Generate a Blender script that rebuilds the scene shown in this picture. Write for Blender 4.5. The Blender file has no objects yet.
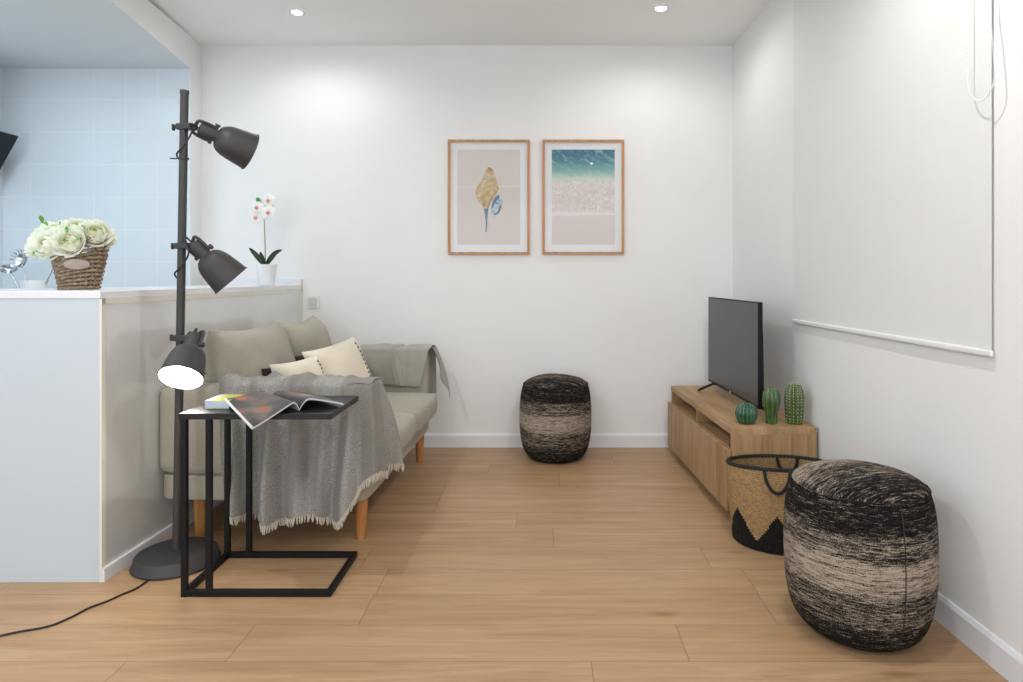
import bpy, bmesh, math, random
from mathutils import Vector, Matrix, Quaternion, noise as mnoise
random.seed(7)
PI = math.pi
S = bpy.context.scene
COL = S.collection
D = 4.37            # camera to back wall
F = 650.0           # focal length in pixels of the 1023 x 682 frame
K = D / F
CZ = 1.143          # camera height

def W(px, py, y):
    """point at distance y seen at a pixel of the photograph"""
    return Vector(((px - 540) * y / F, y, CZ - (py - 277) * y / F))

# ------------------------------------------------------------------ node helpers
class T:
    def __init__(self, name):
        self.m = bpy.data.materials.new(name); self.m.use_nodes = True
        self.t = self.m.node_tree; self.n = self.t.nodes; self.l = self.t.links
        self.b = self.n['Principled BSDF']; self.out = self.n['Material Output']
        self._obj = None
    def link(self, a, s):
        if isinstance(a, bpy.types.NodeSocket): self.l.new(a, s)
        elif a is not None:
            if s.type == 'RGBA' and len(a) == 3: a = (*a, 1)
            s.default_value = a
    def coord(self):
        if not self._obj: self._obj = self.n.new('ShaderNodeTexCoord').outputs['Object']
        return self._obj
    def sep(self, v=None):
        q = self.n.new('ShaderNodeSeparateXYZ'); self.link(v if v is not None else self.coord(), q.inputs[0]); return q.outputs
    def comb(self, x, y, z):
        q = self.n.new('ShaderNodeCombineXYZ')
        for i, a in enumerate((x, y, z)): self.link(a, q.inputs[i])
        return q.outputs[0]
    def ma(self, op, a, b=None, c=None, clamp=False):
        q = self.n.new('ShaderNodeMath'); q.operation = op; q.use_clamp = clamp
        self.link(a, q.inputs[0]); self.link(b, q.inputs[1]); self.link(c, q.inputs[2]); return q.outputs[0]
    def vscale(self, v, s):
        q = self.n.new('ShaderNodeVectorMath'); q.operation = 'MULTIPLY'
        self.link(v, q.inputs[0]); q.inputs[1].default_value = s; return q.outputs[0]
    def noise(self, v, scale=1.0, detail=2.0, rough=.5, dist=0.0):
        q = self.n.new('ShaderNodeTexNoise'); self.link(v, q.inputs['Vector'])
        q.inputs['Scale'].default_value = scale; q.inputs['Detail'].default_value = detail
        q.inputs['Roughness'].default_value = rough; q.inputs['Distortion'].default_value = dist
        return q.outputs[0]
    def white(self, v):
        q = self.n.new('ShaderNodeTexWhiteNoise'); q.noise_dimensions = '3D'; self.link(v, q.inputs['Vector']); return q.outputs[0]
    def ramp(self, f, stops, interp='LINEAR'):
        q = self.n.new('ShaderNodeValToRGB'); self.link(f, q.inputs[0]); e = q.color_ramp.elements
        q.color_ramp.interpolation = interp
        while len(e) < len(stops): e.new(.5)
        for i, (p, c) in enumerate(stops):
            e[i].position = p; e[i].color = (*c, 1) if not isinstance(c, (int, float)) else (c, c, c, 1)
        return q.outputs[0]
    def mix(self, f, a, b, mode='MIX'):
        q = self.n.new('ShaderNodeMix'); q.data_type = 'RGBA'; q.blend_type = mode
        self.link(f, q.inputs[0]); self.link(a, q.inputs[6]); self.link(b, q.inputs[7]); return q.outputs[2]
    def rng(self, v, a, b, c=0.0, d=1.0, smooth=False):
        q = self.n.new('ShaderNodeMapRange'); q.clamp = True
        if smooth: q.interpolation_type = 'SMOOTHSTEP'
        self.link(v, q.inputs[0])
        for i, x in enumerate((a, b, c, d)): q.inputs[i + 1].default_value = x
        return q.outputs[0]
    def bump(self, h, strength=.3, dist=.01):
        q = self.n.new('ShaderNodeBump'); self.link(h, q.inputs['Height'])
        q.inputs['Strength'].default_value = strength; q.inputs['Distance'].default_value = dist
        self.l.new(q.outputs[0], self.b.inputs['Normal'])
    def set(self, color=None, rough=None, metal=None, spec=None, emit=None, estr=None, coat=None):
        I = self.b.inputs
        self.link(color, I['Base Color']); self.link(rough, I['Roughness']); self.link(metal, I['Metallic'])
        self.link(spec, I['Specular IOR Level']); self.link(coat, I['Coat Weight'])
        if emit is not None:
            self.link(emit, I['Emission Color']); I['Emission Strength'].default_value = estr
        return self.m

def srgb(r, g, b):
    f = lambda c: (c / 255 / 12.92) if c <= 10 else ((c / 255 + .055) / 1.055) ** 2.4
    return (f(r), f(g), f(b))

def plain(name, c, rough=.5, metal=0., spec=.5, var=.05, scale=6., bump=0., bscale=80., coat=0.):
    t = T(name)
    n = t.noise(t.coord(), scale, 3)
    v = t.rng(n, .3, .7, 1 - var, 1 + var)
    q = t.n.new('ShaderNodeVectorMath'); q.operation = 'MULTIPLY'
    q.inputs[0].default_value = c; t.link(t.comb(v, v, v), q.inputs[1])
    if bump: t.bump(t.noise(t.coord(), bscale, 2), bump, .004)
    return t.set(q.outputs[0], rough, metal, spec, coat=coat)

def fabric(name, c1, c2, scale=350., bump=.35, rough=.95):
    t = T(name); co = t.coord()
    n = t.noise(co, scale, 2, .7); big = t.noise(co, 5, 3)
    x, y, z = t.sep()
    weave = t.ma('MULTIPLY', t.ma('SINE', t.ma('MULTIPLY', t.ma('ADD', x, y), 1500.)), t.ma('SINE', t.ma('MULTIPLY', z, 1500.)))
    f = t.ma('ADD', t.rng(n, .3, .7), t.ma('MULTIPLY', weave, .12))
    f = t.ma('ADD', f, t.rng(big, .3, .7, -.12, .12), clamp=True)
    t.bump(n, bump, .003)
    m = t.set(t.mix(f, c1, c2), rough, spec=.15)
    t.b.inputs['Sheen Weight'].default_value = .15
    return m

def wood(name, dark, mid, light, axis='Y', stripe=0.0, rough=.5, freq=40., f2=1.):
    """grain along axis; stripe = width of vertical staves laid across"""
    t = T(name); x, y, z = t.sep()
    a = {'X': (x, y, z), 'Y': (y, x, z), 'Z': (z, x, y)}[axis]
    al, c1, c2 = a
    off = 0.
    if stripe:
        idx = t.ma('FLOOR', t.ma('DIVIDE', t.ma('ADD', c1, c2) if axis == 'Z' else c1, stripe))
        off = t.ma('MULTIPLY', t.white(t.comb(idx, 3.3, 1.7)), 40.)
        tone = t.white(t.comb(idx, 7.1, .3))
    v = t.comb(t.ma('MULTIPLY', al, 2.2), t.ma('ADD', t.ma('MULTIPLY', c1, freq), off), t.ma('MULTIPLY', c2, freq*f2))
    n1 = t.noise(v, 1., 4, .6, .4)
    n2 = t.noise(t.vscale(v, (3., 5., 5.)), 1., 3, .7)
    f = t.ma('ADD', t.ma('MULTIPLY', n1, .75), t.ma('MULTIPLY', n2, .25))
    col = t.ramp(f, [(.30, dark), (.5, mid), (.68, light)])
    if stripe:
        col = t.mix(t.rng(tone, 0, 1, 0, .32), col, dark)
    t.bump(n2, .08, .002)
    return t.set(col, rough, spec=.35)

# ------------------------------------------------------------------ mesh helpers
def link(o): COL.objects.link(o); return o
def obj(name, bm, mats, parent=None, smooth=True, subsurf=0, bevel=0, loc=None, rotz=None, kind=None, solid=0):
    me = bpy.data.meshes.new(name)
    bmesh.ops.recalc_face_normals(bm, faces=bm.faces[:])
    bm.to_mesh(me); bm.free()
    for m in (mats if isinstance(mats, (list, tuple)) else [mats]): me.materials.append(m)
    for p in me.polygons: p.use_smooth = smooth
    o = link(bpy.data.objects.new(name, me)); o.parent = parent
    if solid:
        q = o.modifiers.new('Solid', 'SOLIDIFY'); q.thickness = solid; q.offset = 0
    if bevel:
        q = o.modifiers.new('Bevel', 'BEVEL'); q.width = bevel; q.segments = 3; q.limit_method = 'ANGLE'
        q.harden_normals = False
    if subsurf:
        q = o.modifiers.new('Sub', 'SUBSURF'); q.levels = subsurf; q.render_levels = subsurf
    if smooth and not subsurf:
        try: me.set_sharp_from_angle(angle=math.radians(40))
        except Exception: pass
    if loc is not None: o.location = loc
    if rotz is not None: o.rotation_euler = (0, 0, rotz)
    if kind: o['kind'] = kind
    return o
def thing(name, label, cat, loc=(0, 0, 0), rotz=0., group=None):
    o = link(bpy.data.objects.new(name, None)); o.location = loc; o.rotation_euler = (0, 0, rotz)
    o.empty_display_size = .05
    return tag(o, label, cat, group)
def tag(o, label, cat, group=None):
    o['label'] = label; o['category'] = cat
    if group: o['group'] = group
    return o
def struct(name, bm, m, smooth=False, **k): return obj(name, bm, m, None, smooth, kind='structure', **k)
def B(): return bmesh.new()
def box(bm, x0, x1, y0, y1, z0, z1, mi=0):
    v = [bm.verts.new(p) for p in ((x0,y0,z0),(x1,y0,z0),(x1,y1,z0),(x0,y1,z0),(x0,y0,z1),(x1,y0,z1),(x1,y1,z1),(x0,y1,z1))]
    for q in ((0,3,2,1),(4,5,6,7),(0,1,5,4),(1,2,6,5),(2,3,7,6),(3,0,4,7)):
        bm.faces.new([v[i] for i in q]).material_index = mi
    return bm
def prism(bm, poly, z0, z1):
    a = [bm.verts.new((x, y, z0)) for x, y in poly]; b = [bm.verts.new((x, y, z1)) for x, y in poly]; n = len(poly)
    bm.faces.new(a[::-1]); bm.faces.new(b)
    for i in range(n): bm.faces.new((a[i], a[(i+1) % n], b[(i+1) % n], b[i]))
    return bm
def hexa(bm, bot, top):
    a = [bm.verts.new(p) for p in bot]; b = [bm.verts.new(p) for p in top]; n = len(bot)
    bm.faces.new(a[::-1]); bm.faces.new(b)
    for i in range(n): bm.faces.new((a[i], a[(i+1) % n], b[(i+1) % n], b[i]))
    return bm
def grid(bm, fn, nu, nv, close_u=False, close_v=False, mi=0):
    vs = [[bm.verts.new(fn(i / (nu if close_u else nu - 1), j / (nv if close_v else nv - 1))) for j in range(nv)] for i in range(nu)]
    for i in range(nu if close_u else nu - 1):
        for j in range(nv if close_v else nv - 1):
            bm.faces.new((vs[i][j], vs[(i+1) % nu][j], vs[(i+1) % nu][(j+1) % nv], vs[i][(j+1) % nv])).material_index = mi
    return vs
def lathe(bm, prof, n=48, c=(0, 0, 0), M=None, rf=None, cap0=True, cap1=True):
    """prof: list of (r, z); rf(theta, z) scales the radius"""
    rings = []
    for r, z in prof:
        ring = []
        for i in range(n):
            a = 2 * PI * i / n
            rr = r * (rf(a, z) if rf else 1)
            p = Vector((rr * math.cos(a), rr * math.sin(a), z))
            if M is not None: p = M @ p
            ring.append(bm.verts.new(p + Vector(c)))
        rings.append(ring)
    for a, b in zip(rings, rings[1:]):
        for i in range(n): bm.faces.new((a[i], a[(i+1) % n], b[(i+1) % n], b[i]))
    if cap0: bm.faces.new(rings[0][::-1])
    if cap1: bm.faces.new(rings[-1])
    return bm
def smooth_path(pts, sub=6):
    pts = [Vector(p) for p in pts]
    if len(pts) < 3: return pts
    out = []
    for i in range(len(pts) - 1):
        p0 = pts[max(i-1, 0)]; p1 = pts[i]; p2 = pts[i+1]; p3 = pts[min(i+2, len(pts)-1)]
        for k in range(sub):
            t = k / sub
            out.append(.5 * ((2*p1) + (p2-p0)*t + (2*p0-5*p1+4*p2-p3)*t*t + (3*p1-p0-3*p2+p3)*t**3))
    return out + [pts[-1]]
def tube(bm, pts, r, n=10, closed=False, flat=None):
    """r number or list; flat = (axis, ratio) squeezes the section along an axis"""
    pts = [Vector(p) for p in pts]; m = len(pts); rings = []
    nrm = None
    for i, p in enumerate(pts):
        if closed: t = pts[(i+1) % m] - pts[i-1]
        else: t = pts[min(i+1, m-1)] - pts[max(i-1, 0)]
        t.normalize()
        if nrm is None:
            nrm = t.orthogonal().normalized()
        else:
            nrm = (nrm - t * nrm.dot(t))
            nrm = nrm.normalized() if nrm.length > 1e-6 else t.orthogonal().normalized()
        bi = t.cross(nrm); rr = r[i] if isinstance(r, (list, tuple)) else r
        ring = []
        for k in range(n):
            a = 2*PI*k/n; o = (nrm*math.cos(a) + bi*math.sin(a)) * rr
            if flat: o = o - flat[0] * o.dot(flat[0]) * (1 - flat[1])
            ring.append(bm.verts.new(p + o))
        rings.append(ring)
    for i in range(m if closed else m-1):
        a, b = rings[i], rings[(i+1) % m]
        for k in range(n): bm.faces.new((a[k], a[(k+1) % n], b[(k+1) % n], b[k]))
    if not closed: bm.faces.new(rings[0][::-1]); bm.faces.new(rings[-1])
    return bm
def rbox(bm, c, h, r, n=8, bulge=(0, 0, 0), M=None, wob=0.):
    """soft box: centre, half sizes, edge radius, bulge per axis"""
    c = Vector(c); h = Vector(h)
    for ax in range(3):
        for s in (-1, 1):
            u, v = (ax+1) % 3, (ax+2) % 3
            def fn(a, b):
                def rm(q):
                    q = q * 2 - 1
                    return math.copysign(abs(q) ** .75, q)
                p = [0, 0, 0]; p[ax] = s; p[u] = rm(a) * s; p[v] = rm(b)
                P = Vector((p[0]*h[0], p[1]*h[1], p[2]*h[2]))
                I = Vector([max(-h[i]+r, min(h[i]-r, P[i])) for i in range(3)])
                d = P - I
                Q = I + d.normalized() * r if d.length > 1e-9 else P
                q = [Q[i] / h[i] for i in range(3)]
                Q = Vector([Q[i] + math.copysign(1, p[i]) * (abs(p[i]) > .999) * 0 + q[i] * bulge[i] * (1 - q[(i+1) % 3]**2) * (1 - q[(i+2) % 3]**2) for i in range(3)])
                if wob:
                    Q = Q + Q.normalized() * wob * mnoise.noise(Q * 7 + c * 3)
                if M is not None: Q = M @ Q
                return Q + c
            grid(bm, fn, n, n)
    bmesh.ops.remove_doubles(bm, verts=bm.verts[:], dist=1e-5)
    return bm
def pillow(bm, w, h, t, M, n=19, pinch=.09, seed=0, side=0, sag=0.):
    """w along local x, h along local y, thickness along z; side 0 both, 1 front, -1 back"""
    for s in ((1, -1) if side == 0 else (side,)):
        def fn(a, b):
            u, v = math.sin((a - .5) * PI), math.sin((b - .5) * PI)
            x = w/2 * u * (1 - pinch * (1 - v*v)); y = h/2 * v * (1 - pinch * (1 - u*u))
            y -= sag * (1 - u*u) * max(v, 0)
            q = max(0, (1 - u**4) * (1 - v**4)) ** .55
            z = s * t/2 * q * (1 + .12 * mnoise.noise(Vector((u*1.5, v*1.5, seed + s))))
            z += .006 * q * mnoise.noise(Vector((u*4, v*4, seed)))
            return M @ Vector((x, y, z))
        grid(bm, fn, n, n)
    bmesh.ops.remove_doubles(bm, verts=bm.verts[:], dist=1e-5)
    return bm
def frame_from(xa, ya, origin):
    x = Vector(xa).normalized(); y = Vector(ya); y = (y - x*y.dot(x)).normalized(); z = x.cross(y)
    m = Matrix((x, y, z)).transposed().to_4x4(); m.translation = Vector(origin); return m
def along(a, origin):
    q = Vector((0, 0, 1)).rotation_difference(Vector(a).normalized())
    m = q.to_matrix().to_4x4(); m.translation = Vector(origin); return m
def sm(x, a, b):
    t = max(0, min(1, (x-a)/(b-a))); return t*t*(3-2*t)

# ------------------------------------------------------------------ materials
M_wall = plain('wall_paint', (.85, .85, .845), .75, spec=.2, var=.012, scale=3, bump=.05, bscale=220)
M_ceil = plain('ceiling_paint', (.90, .905, .89), .85, spec=.1, var=.01, scale=2)
M_trim = plain('trim_paint', (.80, .81, .84), .45, spec=.4, var=.01)
M_blind = fabric('blind_cloth', (.745, .75, .735), (.80, .805, .79), 500, .1)
M_bar = plain('bar_plastic', (.82, .82, .80), .4, var=.01)
M_dark = plain('dark_grey_metal', (.055, .053, .053), .55, metal=.3, var=.08, bump=.05, bscale=600)
M_black = plain('black_metal', (.006, .006, .0065), .5, metal=.0, spec=.25, var=.1)
M_tabletop = plain('black_table_top', (.010, .010, .011), .36, spec=.4, var=.06, bump=.04, bscale=500)
M_cord = plain('black_cord', (.012, .012, .012), .5)
M_sofa = fabric('sofa_linen', srgb(152, 146, 133), srgb(190, 184, 170), 420)
M_cream = fabric('cream_cotton', srgb(222, 210, 190), srgb(240, 230, 213), 380)
M_darkcloth = fabric('dark_cloth', srgb(38, 33, 32), srgb(70, 62, 60), 380)
M_oakleg = wood('oak_leg', srgb(150, 98, 52), srgb(184, 126, 72), srgb(205, 150, 95), 'Z', 0, .5)
M_cab = wood('cabinet_oak', srgb(148, 116, 82), srgb(178, 143, 104), srgb(198, 165, 125), 'Y', 0, .5, 26, .12)
M_door = wood('cabinet_oak_staves', srgb(140, 109, 76), srgb(174, 139, 100), srgb(194, 160, 121), 'Z', .15, .5, 12)
M_frame = wood('frame_oak', srgb(165, 115, 70), srgb(196, 145, 96), srgb(212, 165, 118), 'Z', 0, .5)
M_cer_w = plain('white_ceramic', (.82, .83, .83), .3, var=.01)
M_chrome = plain('brushed_steel', (.55, .56, .58), .25, metal=1., var=.05)
M_paper = plain('paper_edge', (.56, .57, .59), .7, var=.03, scale=200)
M_white = plain('white_plastic', (.80, .80, .79), .35, var=.01)

def heather(name, a, b, c):
    t = T(name); co = t.coord(); x, y, z = t.sep()
    n = t.noise(co, 420, 2, .75)
    st = t.noise(t.vscale(co, (14, 6, .5)), 1., 1)
    f = t.rng(n, .40, .60)
    col = t.mix(f, a, b)
    col = t.mix(t.rng(st, .44, .56, 0, .55), col, c)
    t.bump(n, .6, .004)
    m = t.set(col, .95, spec=.1); t.b.inputs['Sheen Weight'].default_value = .2
    return m
M_throw = heather('grey_throw', srgb(112, 110, 106), srgb(190, 188, 183), srgb(122, 117, 109))
M_throw2 = heather('sage_throw', srgb(150, 148, 138), srgb(186, 183, 174), srgb(162, 160, 150))
M_fringe = plain('cream_fringe', srgb(205, 196, 180), .95, spec=.1, var=.1, scale=90)

def floor_mat():
    t = T('oak_planks'); x, y, z = t.sep(); pw, pl = .2035, 1.38
    yy = t.ma('DIVIDE', t.ma('SUBTRACT', y, 2.135), pw); row = t.ma('FLOOR', yy)
    sh = t.ma('MULTIPLY', t.white(t.comb(row, 2.2, 5.7)), pl)
    xx = t.ma('DIVIDE', t.ma('ADD', x, sh), pl); ci = t.ma('FLOOR', xx)
    tone = t.white(t.comb(row, ci, .5)); offs = t.ma('MULTIPLY', t.white(t.comb(ci, row, 9.1)), 60.)
    v = t.comb(t.ma('ADD', t.ma('MULTIPLY', x, 1.15), offs), t.ma('MULTIPLY', y, 15.), t.ma('MULTIPLY', offs, 3.))
    n1 = t.noise(v, 1., 4, .55, .9)
    n2 = t.noise(t.vscale(v, (3.5, 9., 1.)), 1., 5, .75, .2)
    big = t.noise(t.comb(t.ma('ADD', t.ma('MULTIPLY', x, 1.3), offs), t.ma('MULTIPLY', y, 4.), offs), 1., 2)
    rings = t.ma('SINE', t.ma('MULTIPLY', t.ma('ADD', n1, t.ma('MULTIPLY', y, .6)), 60.))
    f = t.ma('ADD', t.ma('ADD', t.ma('MULTIPLY', n1, .50), t.ma('MULTIPLY', n2, .36)), t.ma('MULTIPLY', big, .15))
    f = t.ma('ADD', f, t.ma('MULTIPLY', rings, .022))
    col = t.ramp(f, [(.28, srgb(138, 106, 76)), (.40, srgb(164, 130, 96)), (.55, srgb(184, 150, 114)), (.72, srgb(200, 168, 134))])
    col = t.mix(t.rng(tone, 0, 1, 0, .30), col, srgb(168, 132, 96))
    # knots
    vo = t.n.new('ShaderNodeTexVoronoi'); vo.feature = 'F1'; t.link(t.comb(t.ma('ADD', t.ma('MULTIPLY', x, 1.6), offs), t.ma('MULTIPLY', y, 4.9), row), vo.inputs['Vector']); vo.inputs['Scale'].default_value = 1.
    kn = t.rng(t.ma('ADD', vo.outputs[0], t.ma('MULTIPLY', n2, .08)), .06, .16, .55, 0., True)
    col = t.mix(kn, col, srgb(126, 88, 56))
    fy = t.ma('FRACT', yy); fx = t.ma('FRACT', xx)
    ey = t.ma('MINIMUM', fy, t.ma('SUBTRACT', 1., fy)); ex = t.ma('MINIMUM', fx, t.ma('SUBTRACT', 1., fx))
    e = t.ma('MINIMUM', t.ma('MULTIPLY', ey, pw), t.ma('MULTIPLY', ex, pl))
    seam = t.rng(e, .0006, .0022, 1., 0.)
    col = t.mix(t.ma('MULTIPLY', seam, .6), col, srgb(92, 66, 44))
    t.bump(t.ma('SUBTRACT', t.ma('MULTIPLY', n2, .25), seam), .12, .002)
    return t.set(col, t.rng(n2, .3, .7, .36, .48), spec=.4)
M_floor = floor_mat()

def tile_mat():
    t = T('kitchen_tiles'); x, y, z = t.sep()
    fx = t.ma('FRACT', t.ma('DIVIDE', t.ma('ADD', t.ma('ADD', x, t.ma('MULTIPLY', y, 1.)), 2.4654 - 4.19 + 20.5), .205)); fz = t.ma('FRACT', t.ma('DIVIDE', t.ma('SUBTRACT', z, 1.2416 - 2.091), .2091))
    e = t.ma('MINIMUM', t.ma('MINIMUM', fx, t.ma('SUBTRACT', 1., fx)), t.ma('MINIMUM', fz, t.ma('SUBTRACT', 1., fz)))
    g = t.rng(e, .008, .018, 1., 0.)
    idx = t.white(t.comb(t.ma('FLOOR', t.ma('DIVIDE', t.ma('ADD', x, 20.), .205)), t.ma('FLOOR', t.ma('DIVIDE', z, .209)), 1.))
    col = t.mix(t.rng(idx, 0, 1, 0, .25), (.70, .755, .80), (.66, .72, .77))
    col = t.mix(t.ma('MULTIPLY', g, .55), col, (.82, .86, .88))
    t.bump(t.ma('SUBTRACT', 1., g), .25, .003)
    return t.set(col, t.rng(g, 0, 1, .28, .7), spec=.4)
M_tile = tile_mat()

def gloss_panel():
    t = T('gloss_panel'); n = t.noise(t.vscale(t.coord(), (1, 3, 1)), 2., 2)
    t.b.inputs['Coat IOR'].default_value = 2.1; t.b.inputs['Coat Roughness'].default_value = .06
    return t.set(t.mix(t.rng(n, .3, .7), (.70, .70, .68), (.74, .74, .725)), .3, spec=.4, coat=1.)
M_gloss = gloss_panel()
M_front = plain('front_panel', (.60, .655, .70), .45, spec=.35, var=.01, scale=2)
M_edge = plain('beige_edge_strip', srgb(230, 225, 214), .5, var=.03)

# ------------------------------------------------------------------ room shell
XR, YB, ZC = 1.321, D, 2.70
YN = -2.2
bm = B(); box(bm, -3.7, XR + .25, YN, YB + .12, -.1, 0); struct('floor', bm, M_floor)
bm = B(); box(bm, -3.7, XR + .25, YN, YB + .12, ZC, ZC + .1); struct('ceiling', bm, M_ceil)
def xr(y): return 1.2975 + (YB - y) * .0156
bm = B(); prism(bm, [(xr(YN), YN), (XR + .25, YN), (XR + .25, YB), (xr(YB), YB)], 0, ZC); struct('wall_right', bm, M_wall)
bm = B(); box(bm, -2.286, XR + .25, YB, YB + .12, 0, ZC); struct('wall_back', bm, M_wall)
# kitchen end wall: tiled towards the camera, painted return on its right side
YK = 4.19
bm = B(); hexa(bm, [(-3.58, YK, 0), (-2.2535, YK, 0), (-2.286, YB + .12, 0), (-3.58, YB + .12, 0)],
               [(-3.58, YK, ZC), (-2.2535, YK, ZC), (-2.286, YB + .12, ZC), (-3.58, YB + .12, ZC)])
for f in bm.faces:
    c = f.calc_center_median()
    f.material_index = 1 if c.x > -2.4 else 0
struct('wall_kitchen', bm, [M_tile, M_wall])
bm = B(); box(bm, -3.58, -3.461, YN, YK, 0, ZC); struct('wall_left', bm, M_tile)
# lowered kitchen ceiling whose painted edge is the bulkhead
zk = 2.487
def bx(y, top): return (-2.2535 + (YK - y) * .03) if top else (-2.2535 + (YK - y) * .1636)
y0, y1 = .6, YK - .0005
bm = B()
hexa(bm, [(-3.461, y0, zk), (bx(y0, 0), y0, zk), (bx(y1, 0), y1, zk), (-3.461, y1, zk)],
         [(-3.461, y0, ZC - .001), (bx(y0, 1), y0, ZC - .001), (bx(y1, 1), y1, ZC - .001), (-3.461, y1, ZC - .001)])
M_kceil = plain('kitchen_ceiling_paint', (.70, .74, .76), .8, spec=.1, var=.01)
bm.faces.ensure_lookup_table()
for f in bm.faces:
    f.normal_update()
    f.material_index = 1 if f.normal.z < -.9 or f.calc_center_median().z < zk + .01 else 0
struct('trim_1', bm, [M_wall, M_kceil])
# baseboards
def baseboard(name, prof_dir, a, b):
    a = Vector(a); b = Vector(b); nd = Vector(prof_dir)
    pr = [(0, 0), (.013, 0), (.013, .078), (.006, .091), (0, .091)]
    bm = B(); A = [bm.verts.new(a + nd*p + Vector((0, 0, q))) for p, q in pr]; C = [bm.verts.new(b + nd*p + Vector((0, 0, q))) for p, q in pr]
    n = len(pr); bm.faces.new(A); bm.faces.new(C[::-1])
    for i in range(n): bm.faces.new((A[i], A[(i+1) % n], C[(i+1) % n], C[i]))
    struct(name, bm, M_trim)
baseboard('baseboard_back', (0, -1, 0), (-1.59, YB, 0), (xr(YB) - .013, YB, 0))
baseboard('baseboard_right', (-1, 0, 0), (xr(YN), YN, 0), (xr(YB), YB, 0))

# half wall between kitchen and living room (L-shaped: bar front + side run)
HX0, HX1 = -1.645, -1.600      # side face at near end and at the back wall
HY0 = 2.434; HT = 1.09
def hx(y): return HX0 + (HX1 - HX0) * (y - HY0) / (YB - HY0)
bm = B(); prism(bm, [(-3.461, HY0), (HX0 - .006, HY0), (HX1 - .006, YB), (-2.15, YB), (-2.15, HY0 + .52), (-3.461, HY0 + .52)], 0, HT - .028)
struct('wall_half', bm, M_front)
bm = B(); prism(bm, [(-3.461, HY0 - .004), (HX0, HY0 - .004), (HX1, YB), (-2.17, YB), (-2.17, HY0 + .54), (-3.461, HY0 + .54)], HT - .028, HT)
struct('trim_2', bm, plain('bar_top_white', (.80, .81, .82), .35, var=.01), bevel=.003)
# glossy side panel with thin frame
bm = B(); prism(bm, [(HX0 - .006, HY0 + .02), (HX0 + .002, HY0 + .02), (HX1 + .002, YB - .03), (HX1 - .006, YB - .03)], .05, HT - .05)
struct('trim_3', bm, M_gloss)
bm = B()
for (ya, yb, za, zb) in ((HY0 - .001, HY0 + .02, .0, HT - .028), (YB - .03, YB - .0, .0, HT + .04), (HY0, YB, HT - .05, HT - .028)):
    prism(bm, [(hx(ya) - .005, ya), (hx(ya) + .005, ya), (hx(yb) + .005, yb), (hx(yb) - .005, yb)], za, zb)
struct('trim_4', bm, M_edge)
bm = B(); prism(bm, [(HX0 - .004, HY0 - .0), (HX0 + .014, HY0 - .0), (HX1 + .014, YB - .014), (HX1 - .004, YB - .014)], .0, .05)
struct('baseboard_left', bm, M_trim)
bm = B(); box(bm, -2.10, HX1 - .012, YB - .012, YB, HT, HT + .04); struct('trim_5', bm, M_trim)
# kitchen worktop behind the half wall
bm = B(); box(bm, -3.461, -2.2, 3.6, YK, .86, .90); box(bm, -3.461, -2.2, 3.63, YK, .0, .86)
struct('trim_6', bm, M_bar)

# ------------------------------------------------------------------ roller blind on the right wall
BY0, BY1 = 1.904, 3.352; bc = (BY0 + BY1)/2; bh = (BY1 - BY0)/2
bl = thing('roller_blind', 'off-white roller blind lowered over the right wall above the near pouf', 'blind', (xr(bc) - .012, bc, .90), .0156)
bm = B(); box(bm, .002, .0035, -bh + .006, bh - .006, .022, 1.745); obj('blind_fabric', bm, M_blind, bl, False)
bm = B(); rbox(bm, (.001, 0, .017), (.007, bh, .0105), .006, 8); obj('bottom_bar', bm, M_bar, bl)
bm = B(); tube(bm, [(-.012, -bh, 1.765), (-.012, bh, 1.765)], .022, 16); obj('roller', bm, M_bar, bl)
bm = B(); XCH = 1.285
ch = []
for px, py in ((963.6, -60), (963.6, 0), (963.6, 40), (963.8, 78), (967, 94), (975, 101), (984, 95), (990, 78), (989, 50), (986, 20), (984, 0), (983, -60)):
    yy = XCH * F / (px - 540); ch.append((XCH - bl.location.x, yy - bl.location.y, CZ - (py - 277) * yy / F - bl.location.z))
path = smooth_path(ch, 10)
tube(bm, path, .0012, 6)
L = 0
for a, b in zip(path, path[1:]):
    L += (b - a).length
    if L > .0065:
        L = 0; lathe(bm, [(.0006, -.0026), (.0025, -.0013), (.0025, .0013), (.0006, .0026)], 6, a)
obj('bead_chain', bm, M_white, bl)

# ------------------------------------------------------------------ light switch
sw = thing('light_switch', 'white square light switch on the back wall right of the half wall', 'light switch', W(313.4, 302, YB))
bm = B(); rbox(bm, (0, -.006, 0), (.043, .006, .043), .004, 6); obj('switch_plate', bm, M_white, sw)
bm = B(); rbox(bm, (0, -.012, 0), (.029, .003, .029), .003, 6); obj('rocker', bm, plain('switch_rocker', (.62, .62, .60), .35), sw)

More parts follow.
